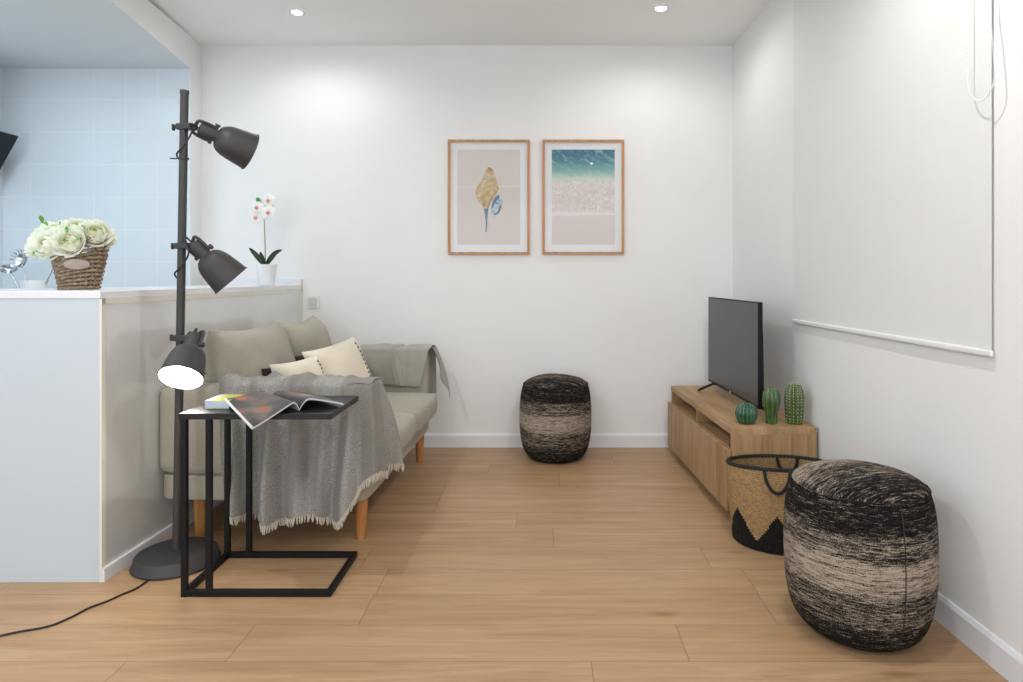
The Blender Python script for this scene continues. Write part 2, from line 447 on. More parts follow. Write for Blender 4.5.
# ------------------------------------------------------------------ pictures
def print_shell():
    t = T('shell_print_paper'); x, y, z = t.sep()
    n = t.noise(t.coord(), 9, 4, .6)
    col = t.ramp(t.ma('ADD', z, t.ma('MULTIPLY', n, .08)), [(0, srgb(218, 210, 205)), (.55, srgb(221, 215, 211)), (.57, srgb(213, 212, 214)), (1, srgb(212, 211, 214))])
    q = t.ma('ADD', z, t.ma('MULTIPLY', t.noise(t.coord(), 14, 2), .03))
    col = t.mix(t.rng(t.ma('ABSOLUTE', t.ma('SUBTRACT', q, .085)), .0, .008, .6, 0.), col, srgb(236, 232, 230))
    col = t.mix(t.rng(n, .5, .75, 0, .5), col, srgb(213, 203, 198))
    return t.set(col, .6)
def print_beach():
    t = T('beach_print_paper'); x, y, z = t.sep()
    n = t.noise(t.comb(t.ma('MULTIPLY', x, 16.), 0., t.ma('ADD', t.ma('MULTIPLY', z, 34.), t.ma('MULTIPLY', x, 20.))), 1., 4, .6, 1.)
    n2 = t.noise(t.vscale(t.coord(), (34, 34, 46)), 1., 4, .65, 2.)
    zz = t.ma('ADD', t.ma('ADD', z, t.ma('MULTIPLY', t.ma('SUBTRACT', n, .5), .06)), t.ma('MULTIPLY', t.ma('SUBTRACT', n2, .5), .03))
    f = t.rng(zz, -.32, .32)
    col = t.ramp(f, [(0, srgb(217, 209, 206)), (.30, srgb(222, 213, 209)), (.32, srgb(236, 230, 228)), (.36, srgb(213, 202, 199)), (.64, srgb(220, 212, 208)), (.70, srgb(196, 216, 200)), (.78, srgb(128, 180, 176)), (.87, srgb(80, 138, 152)), (1, srgb(58, 110, 136))])
    foam = t.rng(n2, .47, .58, 0, .8)
    band = t.ma('MULTIPLY', t.rng(f, .30, .36), t.rng(f, .66, .72, 1., 0.))
    col = t.mix(t.ma('MULTIPLY', foam, band), col, srgb(240, 234, 232))
    col = t.mix(t.ma('MULTIPLY', t.rng(n, .5, .68, 0, .6), t.rng(f, .72, .8)), col, srgb(170, 210, 205))
    return t.set(col, .6)
def glass_mat():
    t = T('picture_glass')
    tr = t.n.new('ShaderNodeBsdfTransparent'); gl = t.n.new('ShaderNodeBsdfGlossy'); gl.inputs['Roughness'].default_value = .02
    fr = t.n.new('ShaderNodeFresnel'); fr.inputs[0].default_value = 1.45
    mx = t.n.new('ShaderNodeMixShader'); t.l.new(t.ma('MULTIPLY', fr.outputs[0], .3), mx.inputs[0]); t.l.new(tr.outputs[0], mx.inputs[1]); t.l.new(gl.outputs[0], mx.inputs[2])
    t.l.new(mx.outputs[0], t.out.inputs['Surface']); return t.m
M_glass = glass_mat()
M_mat = plain('picture_mount', (.84, .85, .87), .8, var=.01)
def paint(name, a, b, sc=40):
    t = T(name); n = t.noise(t.coord(), sc, 4, .6, .8)
    return t.set(t.ramp(n, [(.3, a), (.65, b)]), .6)
def picture(cx0, cx1, cy0, cy1, label, pm, kind):
    y = YB - .001
    p0, p1 = W(cx0, cy0, YB), W(cx1, cy1, YB)
    w, h = p1.x - p0.x, p0.z - p1.z; c = (p0 + p1) / 2
    t = thing('picture_frame', label, 'picture', (c.x, y, c.z))
    bm = B(); fw, dp = .0155, .022
    for (x0, x1, z0, z1) in ((-w/2, w/2, h/2-fw, h/2), (-w/2, w/2, -h/2, -h/2+fw), (-w/2, -w/2+fw, -h/2+fw, h/2-fw), (w/2-fw, w/2, -h/2+fw, h/2-fw)):
        box(bm, x0, x1, -dp, 0, z0, z1)
    obj('frame', bm, M_frame, t, False, bevel=.0015)
    bm = B(); box(bm, -w/2+fw, w/2-fw, -.007, -.002, -h/2+fw, h/2-fw); obj('mount', bm, M_mat, t, False)
    pw, ph = (.211, .318)
    bm = B(); box(bm, -pw, pw, -.0085, -.0072, -ph, ph)
    mats = [pm]
    if kind:
        mats += [paint('shell_ochre', srgb(176, 146, 92), srgb(222, 204, 168)), paint('shell_blue', srgb(62, 98, 128), srgb(120, 152, 172), 60), paint('shell_pale', srgb(92, 134, 164), srgb(226, 232, 236), 36), paint('shell_tip', srgb(170, 120, 84), srgb(205, 176, 146)), paint('shell_band', srgb(150, 156, 160), srgb(220, 206, 180))]
        def poly(pts, mi, dy):
            vs = []
            for a, b in pts:
                q = W(440 + a / 5.05, 130 + b / 5.05, YB)
                vs.append(bm.verts.new((q.x - c.x, -.0086 - dy, q.z - c.z)))
            f = bm.faces.new(vs); f.material_index = mi
        poly([(252,187),(266,200),(276,222),(282,240),(290,268),(298,300),(282,328),(264,352),(252,380),(243,402),(222,400),(216,384),(200,368),(186,345),(180,315),(188,286),(206,262),(218,240),(226,216),(238,193)], 1, .0001)
        poly([(222,398),(244,398),(243,425),(240,455),(238,490),(236,516),(229,514),(233,470),(228,430)], 2, .0002)
        poly([(298,326),(312,345),(316,368),(312,395),(300,420),(284,432),(262,446),(256,420),(262,385),(272,355),(286,334)], 3, .0003)
        poly([(298,326),(302,345),(284,360),(270,392),(258,402),(264,368),(280,338)], 2, .0004)
        poly([(304,380),(312,392),(298,420),(276,432),(292,408)], 2, .0004)
        poly([(252,187),(264,198),(268,208),(234,206),(240,192)], 4, .0002)
        poly([(220,234),(280,234),(283,243),(250,240),(216,244)], 5, .0002)
        poly([(262,330),(296,302),(280,334),(258,366),(244,398),(238,398),(246,360)], 4, .0002)
    o = obj('print', bm, mats, t, False)
    bm = B(); box(bm, -w/2+fw, w/2-fw, -.0145, -.0125, -h/2+fw, h/2-fw); obj('glass', bm, M_glass, t, False)
picture(448.2, 529.6, 140.2, 254.4, 'oak framed print of a single seashell, left of the two wall pictures', print_shell(), 1)
picture(542.4, 623.9, 140.2, 254.2, 'oak framed print of turquoise sea and beach, right of the two wall pictures', print_beach(), 0)

# ------------------------------------------------------------------ sofa
SO = (-1.630, 2.77, 0); SR = math.radians(-1.8); SL = 1.38; SD = .897
sofa = thing('sofa', 'beige linen two seat sofa with oak legs against the half wall', 'sofa', SO, SR)
def softbox(name, x0, x1, y0, y1, z0, z1, r, bulge=(0, 0, 0), n=10, m=M_sofa, parent=sofa, wob=0.):
    bm = B(); rbox(bm, ((x0+x1)/2, (y0+y1)/2, (z0+z1)/2), ((x1-x0)/2, (y1-y0)/2, (z1-z0)/2), r, n, bulge, wob=wob)
    return obj(name, bm, m, parent, subsurf=1)
softbox('base_frame', 0, SD, 0, SL, .186, .302, .012)
softbox('backrest', .002, .13, .002, SL - .002, .300, .676, .024)
softbox('armrest', .0, SD - .004, .0, .13, .300, .676, .024, (0, .004, .006))
softbox('armrest', .0, SD - .004, SL - .13, SL, .300, .676, .024, (0, .004, .006))
seatm = (.13 + SL - .13) / 2
for a, b in ((.132, seatm - .001), (seatm + .001, SL - .132)):
    s = softbox('seat_cushion', .135, SD + .072, a, b, .303, .440, .045, (.010, .0, .022), 12, wob=.004)
for i, (yc, hh, sg) in enumerate(((.395, .64, .012), (.975, .59, .03))):
    Mx = frame_from((0, 1, 0), (-.27, 0, 1), (.245, yc, .668))
    bm = B(); pillow(bm, hh, .50, .25, Mx, 23, .05, i*3.3, sag=sg)
    o = obj('back_cushion', bm, M_sofa, sofa, subsurf=1)
for x, y in ((.845, .10), (.13, .10), (.845, SL - .10), (.13, SL - .10)):
    bm = B(); lathe(bm, [(.019, 0), (.020, .004), (.030, .182), (.030, .188)], 20, (x, y, 0)); obj('sofa_leg', bm, M_oakleg, sofa)

# scatter cushions
def scatter(name, label, c, face, up, w, h, t, seed):
    q = thing(name, label, 'cushion', c, 0)
    z = Vector(face).normalized(); y = Vector(up); x = y.cross(z).normalized(); y = z.cross(x)
    Mx = frame_from(x, y, (0, 0, 0))
    bm = B(); pillow(bm, w, h, t, Mx, 19, .07, seed, 1); obj('front_panel', bm, M_cream, q, subsurf=1)
    bm = B(); pillow(bm, w*1.0, h*.99, t*.9, Mx @ Matrix.Translation((-.012, -.004, -.040)), 19, .07, seed, 0); obj('back_panel', bm, M_darkcloth, q, subsurf=1)
    bm = B()     # running stitch down one side of the face
    for k in range(12):
        v0 = -.86 + k * .145
        def pt(v):
            u = .68; tz = t/2 * ((1-u**4)*(1-v**4))**.55 * 1.0 + .002
            return Mx @ Vector((w/2*u*(1-.07*(1-v*v)), h/2*v*(1-.07*(1-u*u)), tz))
        tube(bm, [pt(v0), pt(v0 + .04), pt(v0 + .08)], .0028, 6)
    obj('stitching', bm, M_darkcloth, q)
    return q
scatter('cushion', 'small cream cushion with dark back nearest the grey draped throw', W(302, 389, 3.07), (.86, -.42, .34), (-.30, .1, 1), .29, .29, .14, 1)
scatter('cushion', 'larger cream cushion with dashed stitching leaning between sofa backrest and far armrest', W(341, 375, 3.40), (.84, -.42, .38), (-.42, .06, 1), .39, .35, .16, 2)

# ------------------------------------------------------------------ throws
def hangfringe(pts, n, length, seed):
    rnd = random.Random(seed); bm = B()
    tot = [0]
    for a, b in zip(pts, pts[1:]): tot.append(tot[-1] + (b - a).length)
    for k in range(n):
        s = tot[-1] * (k + .5) / n
        for i in range(len(pts) - 1):
            if tot[i] <= s <= tot[i+1]:
                f = (s - tot[i]) / max(1e-6, tot[i+1] - tot[i]); p = pts[i].lerp(pts[i+1], f); break
        d = Vector((rnd.uniform(-.006, .006), rnd.uniform(-.006, .006), -length * rnd.uniform(.8, 1.1)))
        tube(bm, [p + Vector((0, 0, .004)), p + d*.5 + Vector((rnd.uniform(-.002, .002), 0, 0)), p + d], [.0042, .0036, .0016], 5)
    return bm
throw = thing('throw_blanket', 'grey fringed throw hanging over the near armrest of the sofa', 'throw blanket', SO, SR)
XC = SD + .028; YC = -.026
def folds(s, z, corner):
    """outward push of the hanging cloth: broad pleats that open towards the hem"""
    a = .010 + .046 * sm(z, .66, .22)
    t_ = .7 - z
    w = .5 * mnoise.noise(Vector((s*10, z*3, 2.))) + .25*math.sin(s*60 + t_*4)
    for c, wd, k in ((.065, .026, 1.0), (.215, .030, 1.1), (.335, .040, .8), (.455, .022, .5), (.565, .030, 1.0), (.72, .04, .5), (.84, .03, .6)):
        cc = c + .03*t_*math.sin(c*40); d_ = (s - cc) / (wd*(1 + .5*t_)); w += k * math.exp(-d_*d_*(1 if d_ < 0 else 2.2)) * 1.5
    return a * (w + .1) 

S1 = XC - .28
bm = B(); hem = []
NU, NV = 84, 44
def side(u, v):
    s = u * S1; x = .28 + s
    hz = .158 + .012 * math.sin(s*21) - .012 * math.sin(s*6) + .155 * sm(x, .80, .93) - .022 * math.exp(-((x - .775)/.03)**2)
    if v < .16:
        f = v / .16; p = Vector((x, .165 - .018*f, .52 + .174*f))
    elif v < .36:
        f = (v - .16) / .20; p = Vector((x, .147 + (YC - .147)*f, .694 + .012*math.sin(f*PI)))
        wr = .024 * (mnoise.noise(Vector((s*16, f*2.2, 5.))) + .6*mnoise.noise(Vector((s*34 + f*4, f*5, 1.)))) * sm(abs(s - S1), 0, .1) + .014*sm(s, .1, .0) + .016*math.exp(-((s - .16 - f*.10)/.022)**2) + .014*math.exp(-((s - .36 + f*.08)/.02)**2) + .012*math.exp(-((s - .50 - f*.05)/.018)**2)
        p.z += max(-.006, wr)
    else:
        f = (v - .36) / .64; z = .694 + (hz - .694) * f
        p = Vector((x, YC - folds(s, z, S1) * sm(f, 0, .15), z))
        p.x += .03 * f * (1 - u) + folds(s, z, S1) * sm(f, 0, .15) * (1 - sm(abs(s - S1), 0, .05))
    return p
vs1 = grid(bm, side, NU, NV)
def front(u, v):
    y = YC + u * .36
    top = .694 if y < .12 else .694 - .229 * sm(y, .12, .27)
    hz = .158 + .155 - .012*u + .006 * math.sin(u*18)
    if v < .2:
        f = v / .2; xi = XC - .10 - .02*sm(y, .12, .2)
        return Vector((xi + (XC - xi)*f, y, top + .006*math.sin(f*PI)))
    f = (v - .2) / .8; z = top + (hz - top)*f
    s = S1 + u * .36
    bul = .018 * sm(u, .0, .5) * math.sin(min(f*2.2, 1)*PI/2)
    return Vector((XC + folds(s, z, S1) * sm(f, 0, .15) + bul, y - folds(s, z, S1) * sm(f, 0, .15) * (1 - sm(s - S1, 0, .05)), z))
vs2 = grid(bm, front, 40, 36)
hem = [r[-1].co.copy() for r in vs1]; hem2 = [r[-1].co.copy() for r in vs2]
left_edge = [v.co.copy() for v in vs1[0][16:]]
obj('cloth', bm, M_throw, throw, subsurf=1, solid=.006)
bm = hangfringe(hem + hem2[1:], 150, .030, 3); obj('fringe', bm, M_fringe, throw)

throw2 = thing('throw_blanket', 'plain sage grey throw folded over the far armrest by the back wall', 'throw blanket', SO, SR)
bm = B(); AY0, AY1 = SL - .13, SL
def far(u, v):
    if v < .42:
        f = v / .42; xs = .62 - .15*f; y = AY0 - .016 + .012*f - .006*math.sin(f*PI); z = .485 - .015*u*(1-f) + (.700 - .485)*f
        xe = .86 + .05*f
    elif v < .66:
        f = (v - .42)/.24; xs = .47; xe = .925; y = AY0 - .004 + (AY1 + .022 - AY0)*f; z = .700 + .012*math.sin(f*PI)
    else:
        f = (v - .66)/.34; xs = .47; xe = .925; y = AY1 + .018 + .012*f; z = .700 - .30*f
    x = xs + (xe - xs)*u
    cr = math.exp(-((x - .72 + .03*math.sin(v*5)) / .012)**2) * .010 - math.exp(-((x - .742 + .03*math.sin(v*5)) / .012)**2) * .008
    dg = math.exp(-(((x - .60) - (v - .1)*.25) / .014)**2) * .008 * (v < .5)
    wv = .010 * mnoise.noise(Vector((x*9, v*5, 8.)))
    k = cr + dg + wv
    if v < .42: return Vector((x, y - abs(k) - .002, z))
    if v < .66: return Vector((x, y, z + k + .006))
    return Vector((x, y + abs(k), z))
grid(bm, far, 60, 44)
def tail(u, v):
    # corner that falls free in front of the armrest
    a = Vector((.918, AY0 + .05, .706)).lerp(Vector((.918, AY1 + .022, .704)), u)
    b = Vector((.960, AY0 + .09, .53)).lerp(Vector((1.02, AY1 + .012, .37)), u)
    p = a.lerp(b, v); p.x += .012*math.sin(v*PI) + .008*math.sin(u*7 + v*3); return p
grid(bm, tail, 14, 20)
obj('cloth', bm, M_throw2, throw2, subsurf=1, solid=.005)

# ------------------------------------------------------------------ side table
TX0, TX1, TY0, TY1, TZ = -1.2886, -.7435, 2.315, 2.662, .657
tb = thing('side_table', 'black C-shaped metal side table holding an open magazine', 'side table', (TX0, TY0, 0))
tw, td = TX1 - TX0, TY1 - TY0
bm = B(); box(bm, 0, tw, 0, td, TZ - .022, TZ); obj('table_top', bm, M_tabletop, tb, False, bevel=.002)
q = .0195
for (x, y) in ((.006, .004), (.006, td - .004 - q), (.094, .004), (.094, td - .004 - q)):
    bm = B(); box(bm, x, x + q, y, y + q, .0 if x < .05 else .0235, TZ - .022); obj('table_leg', bm, M_black, tb, False, bevel=.0015)
bm = B()
qh = .023
box(bm, .006 + q, tw - .002, .004, .004 + q, 0.002, qh); box(bm, .006 + q, tw - .002, td - .004 - q, td - .004, 0.002, qh)
box(bm, .006, .006 + q, .004 + q, td - .004 - q, .002, qh); box(bm, tw - .002 - q, tw - .002, .004 + q, td - .004 - q, .002, qh)
obj('base_frame', bm, M_black, tb, False, bevel=.0015)

# paperback on the table
def book_cover():
    t = T('book_cover'); x, y, z = t.sep(); n = t.noise(t.coord(), 25, 2)
    c = t.mix(t.rng(t.ma('ADD', x, t.ma('MULTIPLY', n, .02)), -.058, -.045), srgb(206, 208, 200), srgb(186, 190, 84))
    return t.set(c, .45)
bk = thing('paperback_book', 'thick paperback with yellow-green cover lying under the open magazine', 'book', (-1.147, 2.452, 0), .03)
bk.location.z = TZ + .0005
bm = B(); box(bm, -.088, -.002, -.053, .075, .0028, .0275); obj('page_block', bm, M_paper, bk, False, bevel=.001)
bm = B(); box(bm, -.09, 0, -.055, .077, 0, .0026); box(bm, -.09, 0, -.055, .077, .0277, .0300); obj('cover', bm, [book_cover()], bk, False)
bm = B(); box(bm, -.089, -.001, -.0555, -.0535, 0.002, .028); obj('spine', bm, plain('book_spine', srgb(190, 198, 210), .5, var=.04), bk, False)

# open magazine: two curved leaves around a spine
def mag_mat(kind):
    t = T('magazine_photo_' + ('left' if kind else 'right')); x, y, z = t.sep()
    n = t.noise(t.vscale(t.coord(), (14, 14, 14)), 1., 4, .6, .6)
    base = t.ramp(t.noise(t.vscale(t.coord(), (9, 6, 6)), 1., 3), [(.32, srgb(26, 25, 26)), (.5, srgb(62, 54, 50)), (.66, srgb(118, 104, 96))])
    def blob(cx, cy, r):
        dx = t.ma('SUBTRACT', x, cx); dy = t.ma('SUBTRACT', y, cy)
        d = t.ma('SQRT', t.ma('ADD', t.ma('MULTIPLY', dx, dx), t.ma('MULTIPLY', dy, dy)))
        return t.rng(t.ma('ADD', d, t.ma('MULTIPLY', t.ma('SUBTRACT', n, .5), .13)), r*.35, r*1.1, 1., 0., True)
    if kind:
        col = t.mix(blob(-.165, .15, .034), base, srgb(178, 76, 36)); col = t.mix(blob(-.095, .07, .036), col, srgb(158, 84, 44))
        col = t.mix(blob(-.07, .25, .036), col, srgb(160, 84, 56)); col = t.mix(blob(-.05, .15, .05), col, srgb(104, 80, 70))
    else:
        col = t.mix(blob(.035, .20, .04), base, srgb(160, 106, 78)); col = t.mix(blob(.06, .16, .02), col, srgb(214, 214, 216))
    return t.set(col, .3, spec=.5)
Cn = Vector((-.870, 2.352, TZ + .004)); hv = Vector((-.196, .214, 0)); hl = .29; hu = hv.normalized()
mg = thing('magazine', 'open glossy magazine with dark orange photos overhanging the table front edge', 'magazine', Cn, 0)
ld = Vector((-.105, -.147, -.02)); rd = Vector((.136, .077, .0))
def leafpts(kind):
    def fn(u, v):
        # u across from the spine, v along the spine
        if kind:
            g = (1 - (1 - u/.16)**2) if u < .16 else (1 - ((u - .16)/.84))**1.15
            lift = .036 * g * (1 - .25*v)
            p = hu*hl*v + ld*u*(1 - .12*math.exp(-(u/.12)**2)) + Vector((0, 0, lift)); p.z += .046*u*v - .012*u*(1-v)
        else:
            g = (1 - (1 - u/.22)**2) if u < .22 else (1 - .9*((u - .22)/.78)**1.2)
            lift = .034 * g * (1 - .3*v) + .003
            p = hu*hl*v + rd*u + Vector((0, 0, lift))
        return p
    return fn
Rm = Matrix.Identity(4)
for kind, m in ((1, mag_mat(1)), (0, mag_mat(0))):
    fn = leafpts(kind); bm = B()
    ax = (-Vector((ld.x, ld.y, 0)) if kind else Vector((rd.x, rd.y, 0))).normalized()
    base = frame_from(ax, hu, (0, 0, 0))
    inv = base.inverted()
    nu, nv = 22, 12
    top = grid(bm, lambda u, v: inv @ (fn(u, v) + Vector((0, 0, .0035))), nu, nv, mi=0)
    bot = grid(bm, lambda u, v: inv @ (fn(u, v) - Vector((0, 0, .0025))), nu, nv, mi=1)
    for i in range(nu - 1):
        for j in (0, nv-1): bm.faces.new((top[i][j], top[i+1][j], bot[i+1][j], bot[i][j])).material_index = 1
    for j in range(nv - 1):
        for i in (0, nu-1): bm.faces.new((top[i][j], top[i][j+1], bot[i][j+1], bot[i][j])).material_index = 1
    o = obj('left_leaf' if kind else 'right_leaf', bm, [m, M_paper], mg); o.matrix_local = base
    if kind:
        e = B(); tube(e, [fn(1, v/10) + Vector((0, 0, .001)) for v in range(11)], .0048, 8); obj('page_edge', e, M_paper, mg)

# ------------------------------------------------------------------ floor lamp
LO = Vector((-1.454, 2.60, 0))
lamp = thing('floor_lamp', 'dark grey metal floor lamp with three bell shades, lowest one lit', 'floor lamp', LO)
bm = B(); lathe(bm, [(.150, 0), (.159, .004), (.160, .010), (.157, .014), (.153, .018), (.149, .040), (.142, .048), (.06, .051), (.03, .053)], 64); obj('lamp_base', bm, M_dark, lamp)
PT = Vector((.032, 0, 1.885))
def pole(z): return PT * (z / 1.885)
bm = B(); tube(bm, [Vector((0, 0, .05)), PT], .0155, 24); tube(bm, [pole(1.875), pole(1.889)], .0172, 24); obj('pole', bm, M_dark, lamp)
M_inner = plain('shade_inner_white', (.85, .85, .83), .5, var=.01)
M_bulb = T('lit_bulb').set((1, 1, 1), .5, emit=(1, .95, .86), estr=70)
M_bulb_off = plain('unlit_bulb', (.75, .75, .73), .3)
def lamp_head(neck, a, clampz, w, lit):
    neck = Vector(neck) - LO; a = Vector(a).normalized(); M = along(a, neck); Lh = .198
    bm = B()
    prof = [(.006, -.004), (.022, -.002), (.025, .004), (.025, .058), (.026, .063), (.034, .066), (.044, .072), (.053, .082), (.0595, .094), (.0640, .108), (.0675, .126), (.0705, .147), (.0738, .172), (.0775, Lh), (.0800, Lh + .002), (.0800, Lh + .005), (.0765, Lh + .004)]
    lathe(bm, prof, 48, (0, 0, 0), M, cap1=False)
    sh = obj('lamp_shade', bm, M_dark, lamp)
    bm = B(); lathe(bm, [(.0765, Lh + .004), (.0708, .172), (.0675, .147), (.0645, .126), (.061, .108), (.0565, .094), (.050, .082), (.041, .074), (.02, .069)], 48, (0, 0, 0), M, cap0=False)
    obj('shade_lining', bm, M_inner, sh)
    bm = B(); lathe(bm, [(.013, .078), (.015, .10), (.026, .118), (.032, .138), (.030, .158), (.018, .172), (.004, .176)], 24, (0, 0, 0), M)
    obj('bulb', bm, M_bulb if lit else M_bulb_off, sh)
    # clamp block around the pole with thumb screw
    pc = pole(clampz); tow = (neck - pc); tow.z = 0; tow.normalize()
    sd = Vector((-tow.y, tow.x, 0))
    bm = B(); Mc = frame_from(tow, (0, 0, 1), pc + tow*.012)
    rbox(bm, (0, 0, 0), (.036, .0125, .0205), .004, 6, M=Mc.to_3x3().to_4x4())
    bmesh.ops.translate(bm, verts=bm.verts[:], vec=pc + tow*.012)
    cl = obj('clamp', bm, M_dark, lamp)
    bm = B(); tube(bm, [pc - tow*.022, pc - tow*.045], .004, 10); rbox(bm, pc - tow*.046, (.004, .009, .013), .003, 5)
    obj('thumb_screw', bm, M_dark, cl)
    # U bracket to the neck
    w = Vector(w); w = (w - a*w.dot(a)).normalized(); pv = neck + a*.052; ce = pc + tow*.048
    bk_ = neck - a*.018
    mid = (ce + bk_) / 2
    pts = [pv + w*.029, pv + w*.031 - a*.03, neck + w*.026 - a*.014, mid + w*.012, ce, mid - w*.012, neck - w*.026 - a*.014, pv - w*.031 - a*.03, pv - w*.029]
    bm = B(); tube(bm, smooth_path(pts, 6), .0065, 8)
    tube(bm, [pv + w*.022, pv + w*.040], .007, 10); tube(bm, [pv - w*.022, pv - w*.040], .007, 10)
    tube(bm, [pv + w*.038, pv + w*.046], .011, 12)
    obj('bracket', bm, M_dark, lamp)
    # cable: leaves the neck, loops and goes into the pole
    bm = B(); n0 = neck - a*.003
    side_ = Vector((0, -.02, 0))
    pts = [n0, n0 - a*.03 + side_*.6, ce + Vector((0, -.022, -.02)), pc + Vector((.035, -.028, -.05)), pc + Vector((.012, -.03, -.085)), pc + Vector((-.022, -.012, -.11)), pole(clampz - .13) + Vector((-.016, 0, 0))]
    tube(bm, smooth_path(pts, 6), .0034, 8); obj('cable', bm, M_cord, lamp)
lamp_head(W(200, 128.5, 2.59), (.1757, .15, -.0838), W(182, 127, 2.6).z, (.45, -.1, .9), False)
lamp_head(W(193, 243.5, 2.585), (.130, .065, -.156), W(178, 246, 2.6).z, (0, -.3, 1), False)
lamp_head(W(195.5, 335, 2.575), (.0163, -.1325, -.1457), W(176.5, 338, 2.6).z, (1, 0, .05), True)
bm = B(); zc = W(180, 158.5, 2.6).z
lathe(bm, [(.0158, -.003), (.021, -.003), (.021, .003), (.0158, .003)], 24, pole(zc), cap0=False, cap1=False); rbox(bm, pole(zc) + Vector((-.036, 0, 0)), (.018, .004, .0025), .002, 5)
obj('cable_clip', bm, M_dark, lamp)
bm = B(); pts = []
for px, py in ((150, 579.5), (138, 588.5), (122, 595.5), (107.7, 602), (89, 609), (70.6, 618.5), (48.3, 627.5), (18.6, 633), (0, 637), (-40, 645), (-90, 652)):
    y = CZ * F / (py - 277); p = W(px, py, y); pts.append(p - LO + Vector((0, 0, .004)))
tube(bm, smooth_path(pts, 5), .0035, 8); obj('power_cord', bm, M_cord, lamp)

# ------------------------------------------------------------------ poufs
def pouf_mats():
    out = []
    for kind in (0, 1):
        t = T('pouf_weave_' + ('top' if kind else 'side')); co = t.coord(); x, y, z = t.sep()
        oi = t.n.new('ShaderNodeObjectInfo'); rnd = t.ma('MULTIPLY', oi.outputs['Random'], 30.)
        wav = t.noise(t.comb(t.ma('ADD', t.ma('MULTIPLY', x, 4.), rnd), t.ma('MULTIPLY', y, 4.), t.ma('MULTIPLY', z, 5.)), 1., 2)
        if kind == 0:
            zz = t.ma('ADD', z, t.ma('MULTIPLY', t.ma('SUBTRACT', wav, .5), .05))
            L = t.ramp(t.rng(zz, 0, .47), [(0, .16), (.18, .22), (.24, .42), (.40, .46), (.44, .70), (.52, .78), (.62, .74), (.65, .48), (.78, .44), (.82, .20), (.94, .14), (1, .24)])
            v = t.comb(t.ma('ADD', t.ma('MULTIPLY', x, 34.), rnd), t.ma('MULTIPLY', y, 34.), t.ma('MULTIPLY', z, 420.))
            vm = t.comb(t.ma('ADD', t.ma('MULTIPLY', x, 7.), rnd), t.ma('MULTIPLY', y, 7.), t.ma('MULTIPLY', z, 150.))
        else:
            yy = t.ma('ADD', y, t.ma('MULTIPLY', t.ma('SUBTRACT', wav, .5), .10))
            L = t.ramp(t.rng(yy, -.22, .22), [(0, .22), (.25, .22), (.36, .36), (.55, .42), (.66, .62), (.8, .74), (.9, .5), (1, .4)])
            v = t.comb(t.ma('ADD', t.ma('MULTIPLY', x, 30.), rnd), t.ma('MULTIPLY', y, 260.), t.ma('MULTIPLY', z, 30.))
            vm = t.comb(t.ma('ADD', t.ma('MULTIPLY', x, 8.), rnd), t.ma('MULTIPLY', y, 90.), t.ma('MULTIPLY', z, 20.))
        n = t.noise(v, 1., 2, .6); nm = t.noise(vm, 1., 2, .6); kn = t.noise(co, 320, 2, .6)
        nn = t.ma('ADD', t.ma('MULTIPLY', n, .5), t.ma('ADD', t.ma('MULTIPLY', nm, .25), t.ma('MULTIPLY', kn, .40)))
        f = t.rng(t.ma('ADD', nn, t.ma('MULTIPLY', t.ma('SUBTRACT', L, .45), .28)), .50, .70)
        col = t.ramp(f, [(0, srgb(26, 25, 25)), (.3, srgb(60, 56, 53)), (.62, srgb(142, 130, 116)), (1, srgb(192, 177, 160))])
        t.bump(t.ma('ADD', n, t.ma('MULTIPLY', kn, .7)), .8, .008)
        out.append(t.set(col, .95, spec=.1))
    return out
M_ps, M_pt = pouf_mats()
M_pb = plain('pouf_base_black', (.006, .006, .006), .8)
def pouf(loc, rz, label, seed, sd_, zs=1.02, lean=(0, 0)):
    t = thing('pouf', label, 'pouf', loc, rz, 'knitted round poufs')
    def rf(a, z): return 1 + .012*mnoise.noise(Vector((math.cos(a)*1.5, math.sin(a)*1.5, z*6 + seed)))
    def sh(bm):
        for v in bm.verts:
            v.co.z *= zs; v.co.x += lean[0] * v.co.z; v.co.y += lean[1] * v.co.z
            v.co.z += .008 * mnoise.noise(Vector((v.co.x*5, v.co.y*5, seed))) * (v.co.z > .1)
    prof = [(.150, .005), (.170, .012), (.189, .030), (.205, .058), (.216, .095), (.224, .14), (.228, .20), (.229, .27), (.227, .33), (.223, .38), (.217, .42), (.209, .447), (.203, .458)]
    bm = B(); lathe(bm, prof, 64, rf=rf, cap0=False, cap1=False)
    sh(bm); obj('side_cover', bm, M_ps, t, subsurf=1)
    bm = B(); lathe(bm, [(.203, .458), (.200, .466), (.190, .475), (.17, .487), (.14, .498), (.10, .507), (.05, .513), (.005, .515)], 64, rf=rf, cap0=False)
    sh(bm); obj('top_cover', bm, M_pt, t, subsurf=1)
    bm = B(); lathe(bm, [(.140, .0), (.152, .002), (.156, .009), (.14, .011)], 48); obj('pouf_base', bm, M_pb, t)
    bm = B(); ring = [Vector((.2045*math.cos(a)*rf(a, .46), .2045*math.sin(a)*rf(a, .46), .460)) for a in [2*PI*i/64 for i in range(64)]]
    tube(bm, ring, .0035, 6, closed=True); sh(bm); obj('piping', bm, M_ps, t)
    bm = B(); a = -PI/2 + sd_ - rz
    prs = [(r*rf(a, z)*1.001, z) for r, z in prof]
    tube(bm, [Vector((r*math.cos(a), r*math.sin(a), z)) for r, z in prs], .0016, 6); sh(bm); obj('seam', bm, M_darkcloth, t)
pouf((.098, 4.128, 0), 0, 'striped charcoal and beige knitted pouf against the back wall', 1.0, .9)
pouf((1.040, 2.128, 0), .25, 'striped charcoal knitted pouf by the right wall in front of the seagrass basket', 5.0, .13)

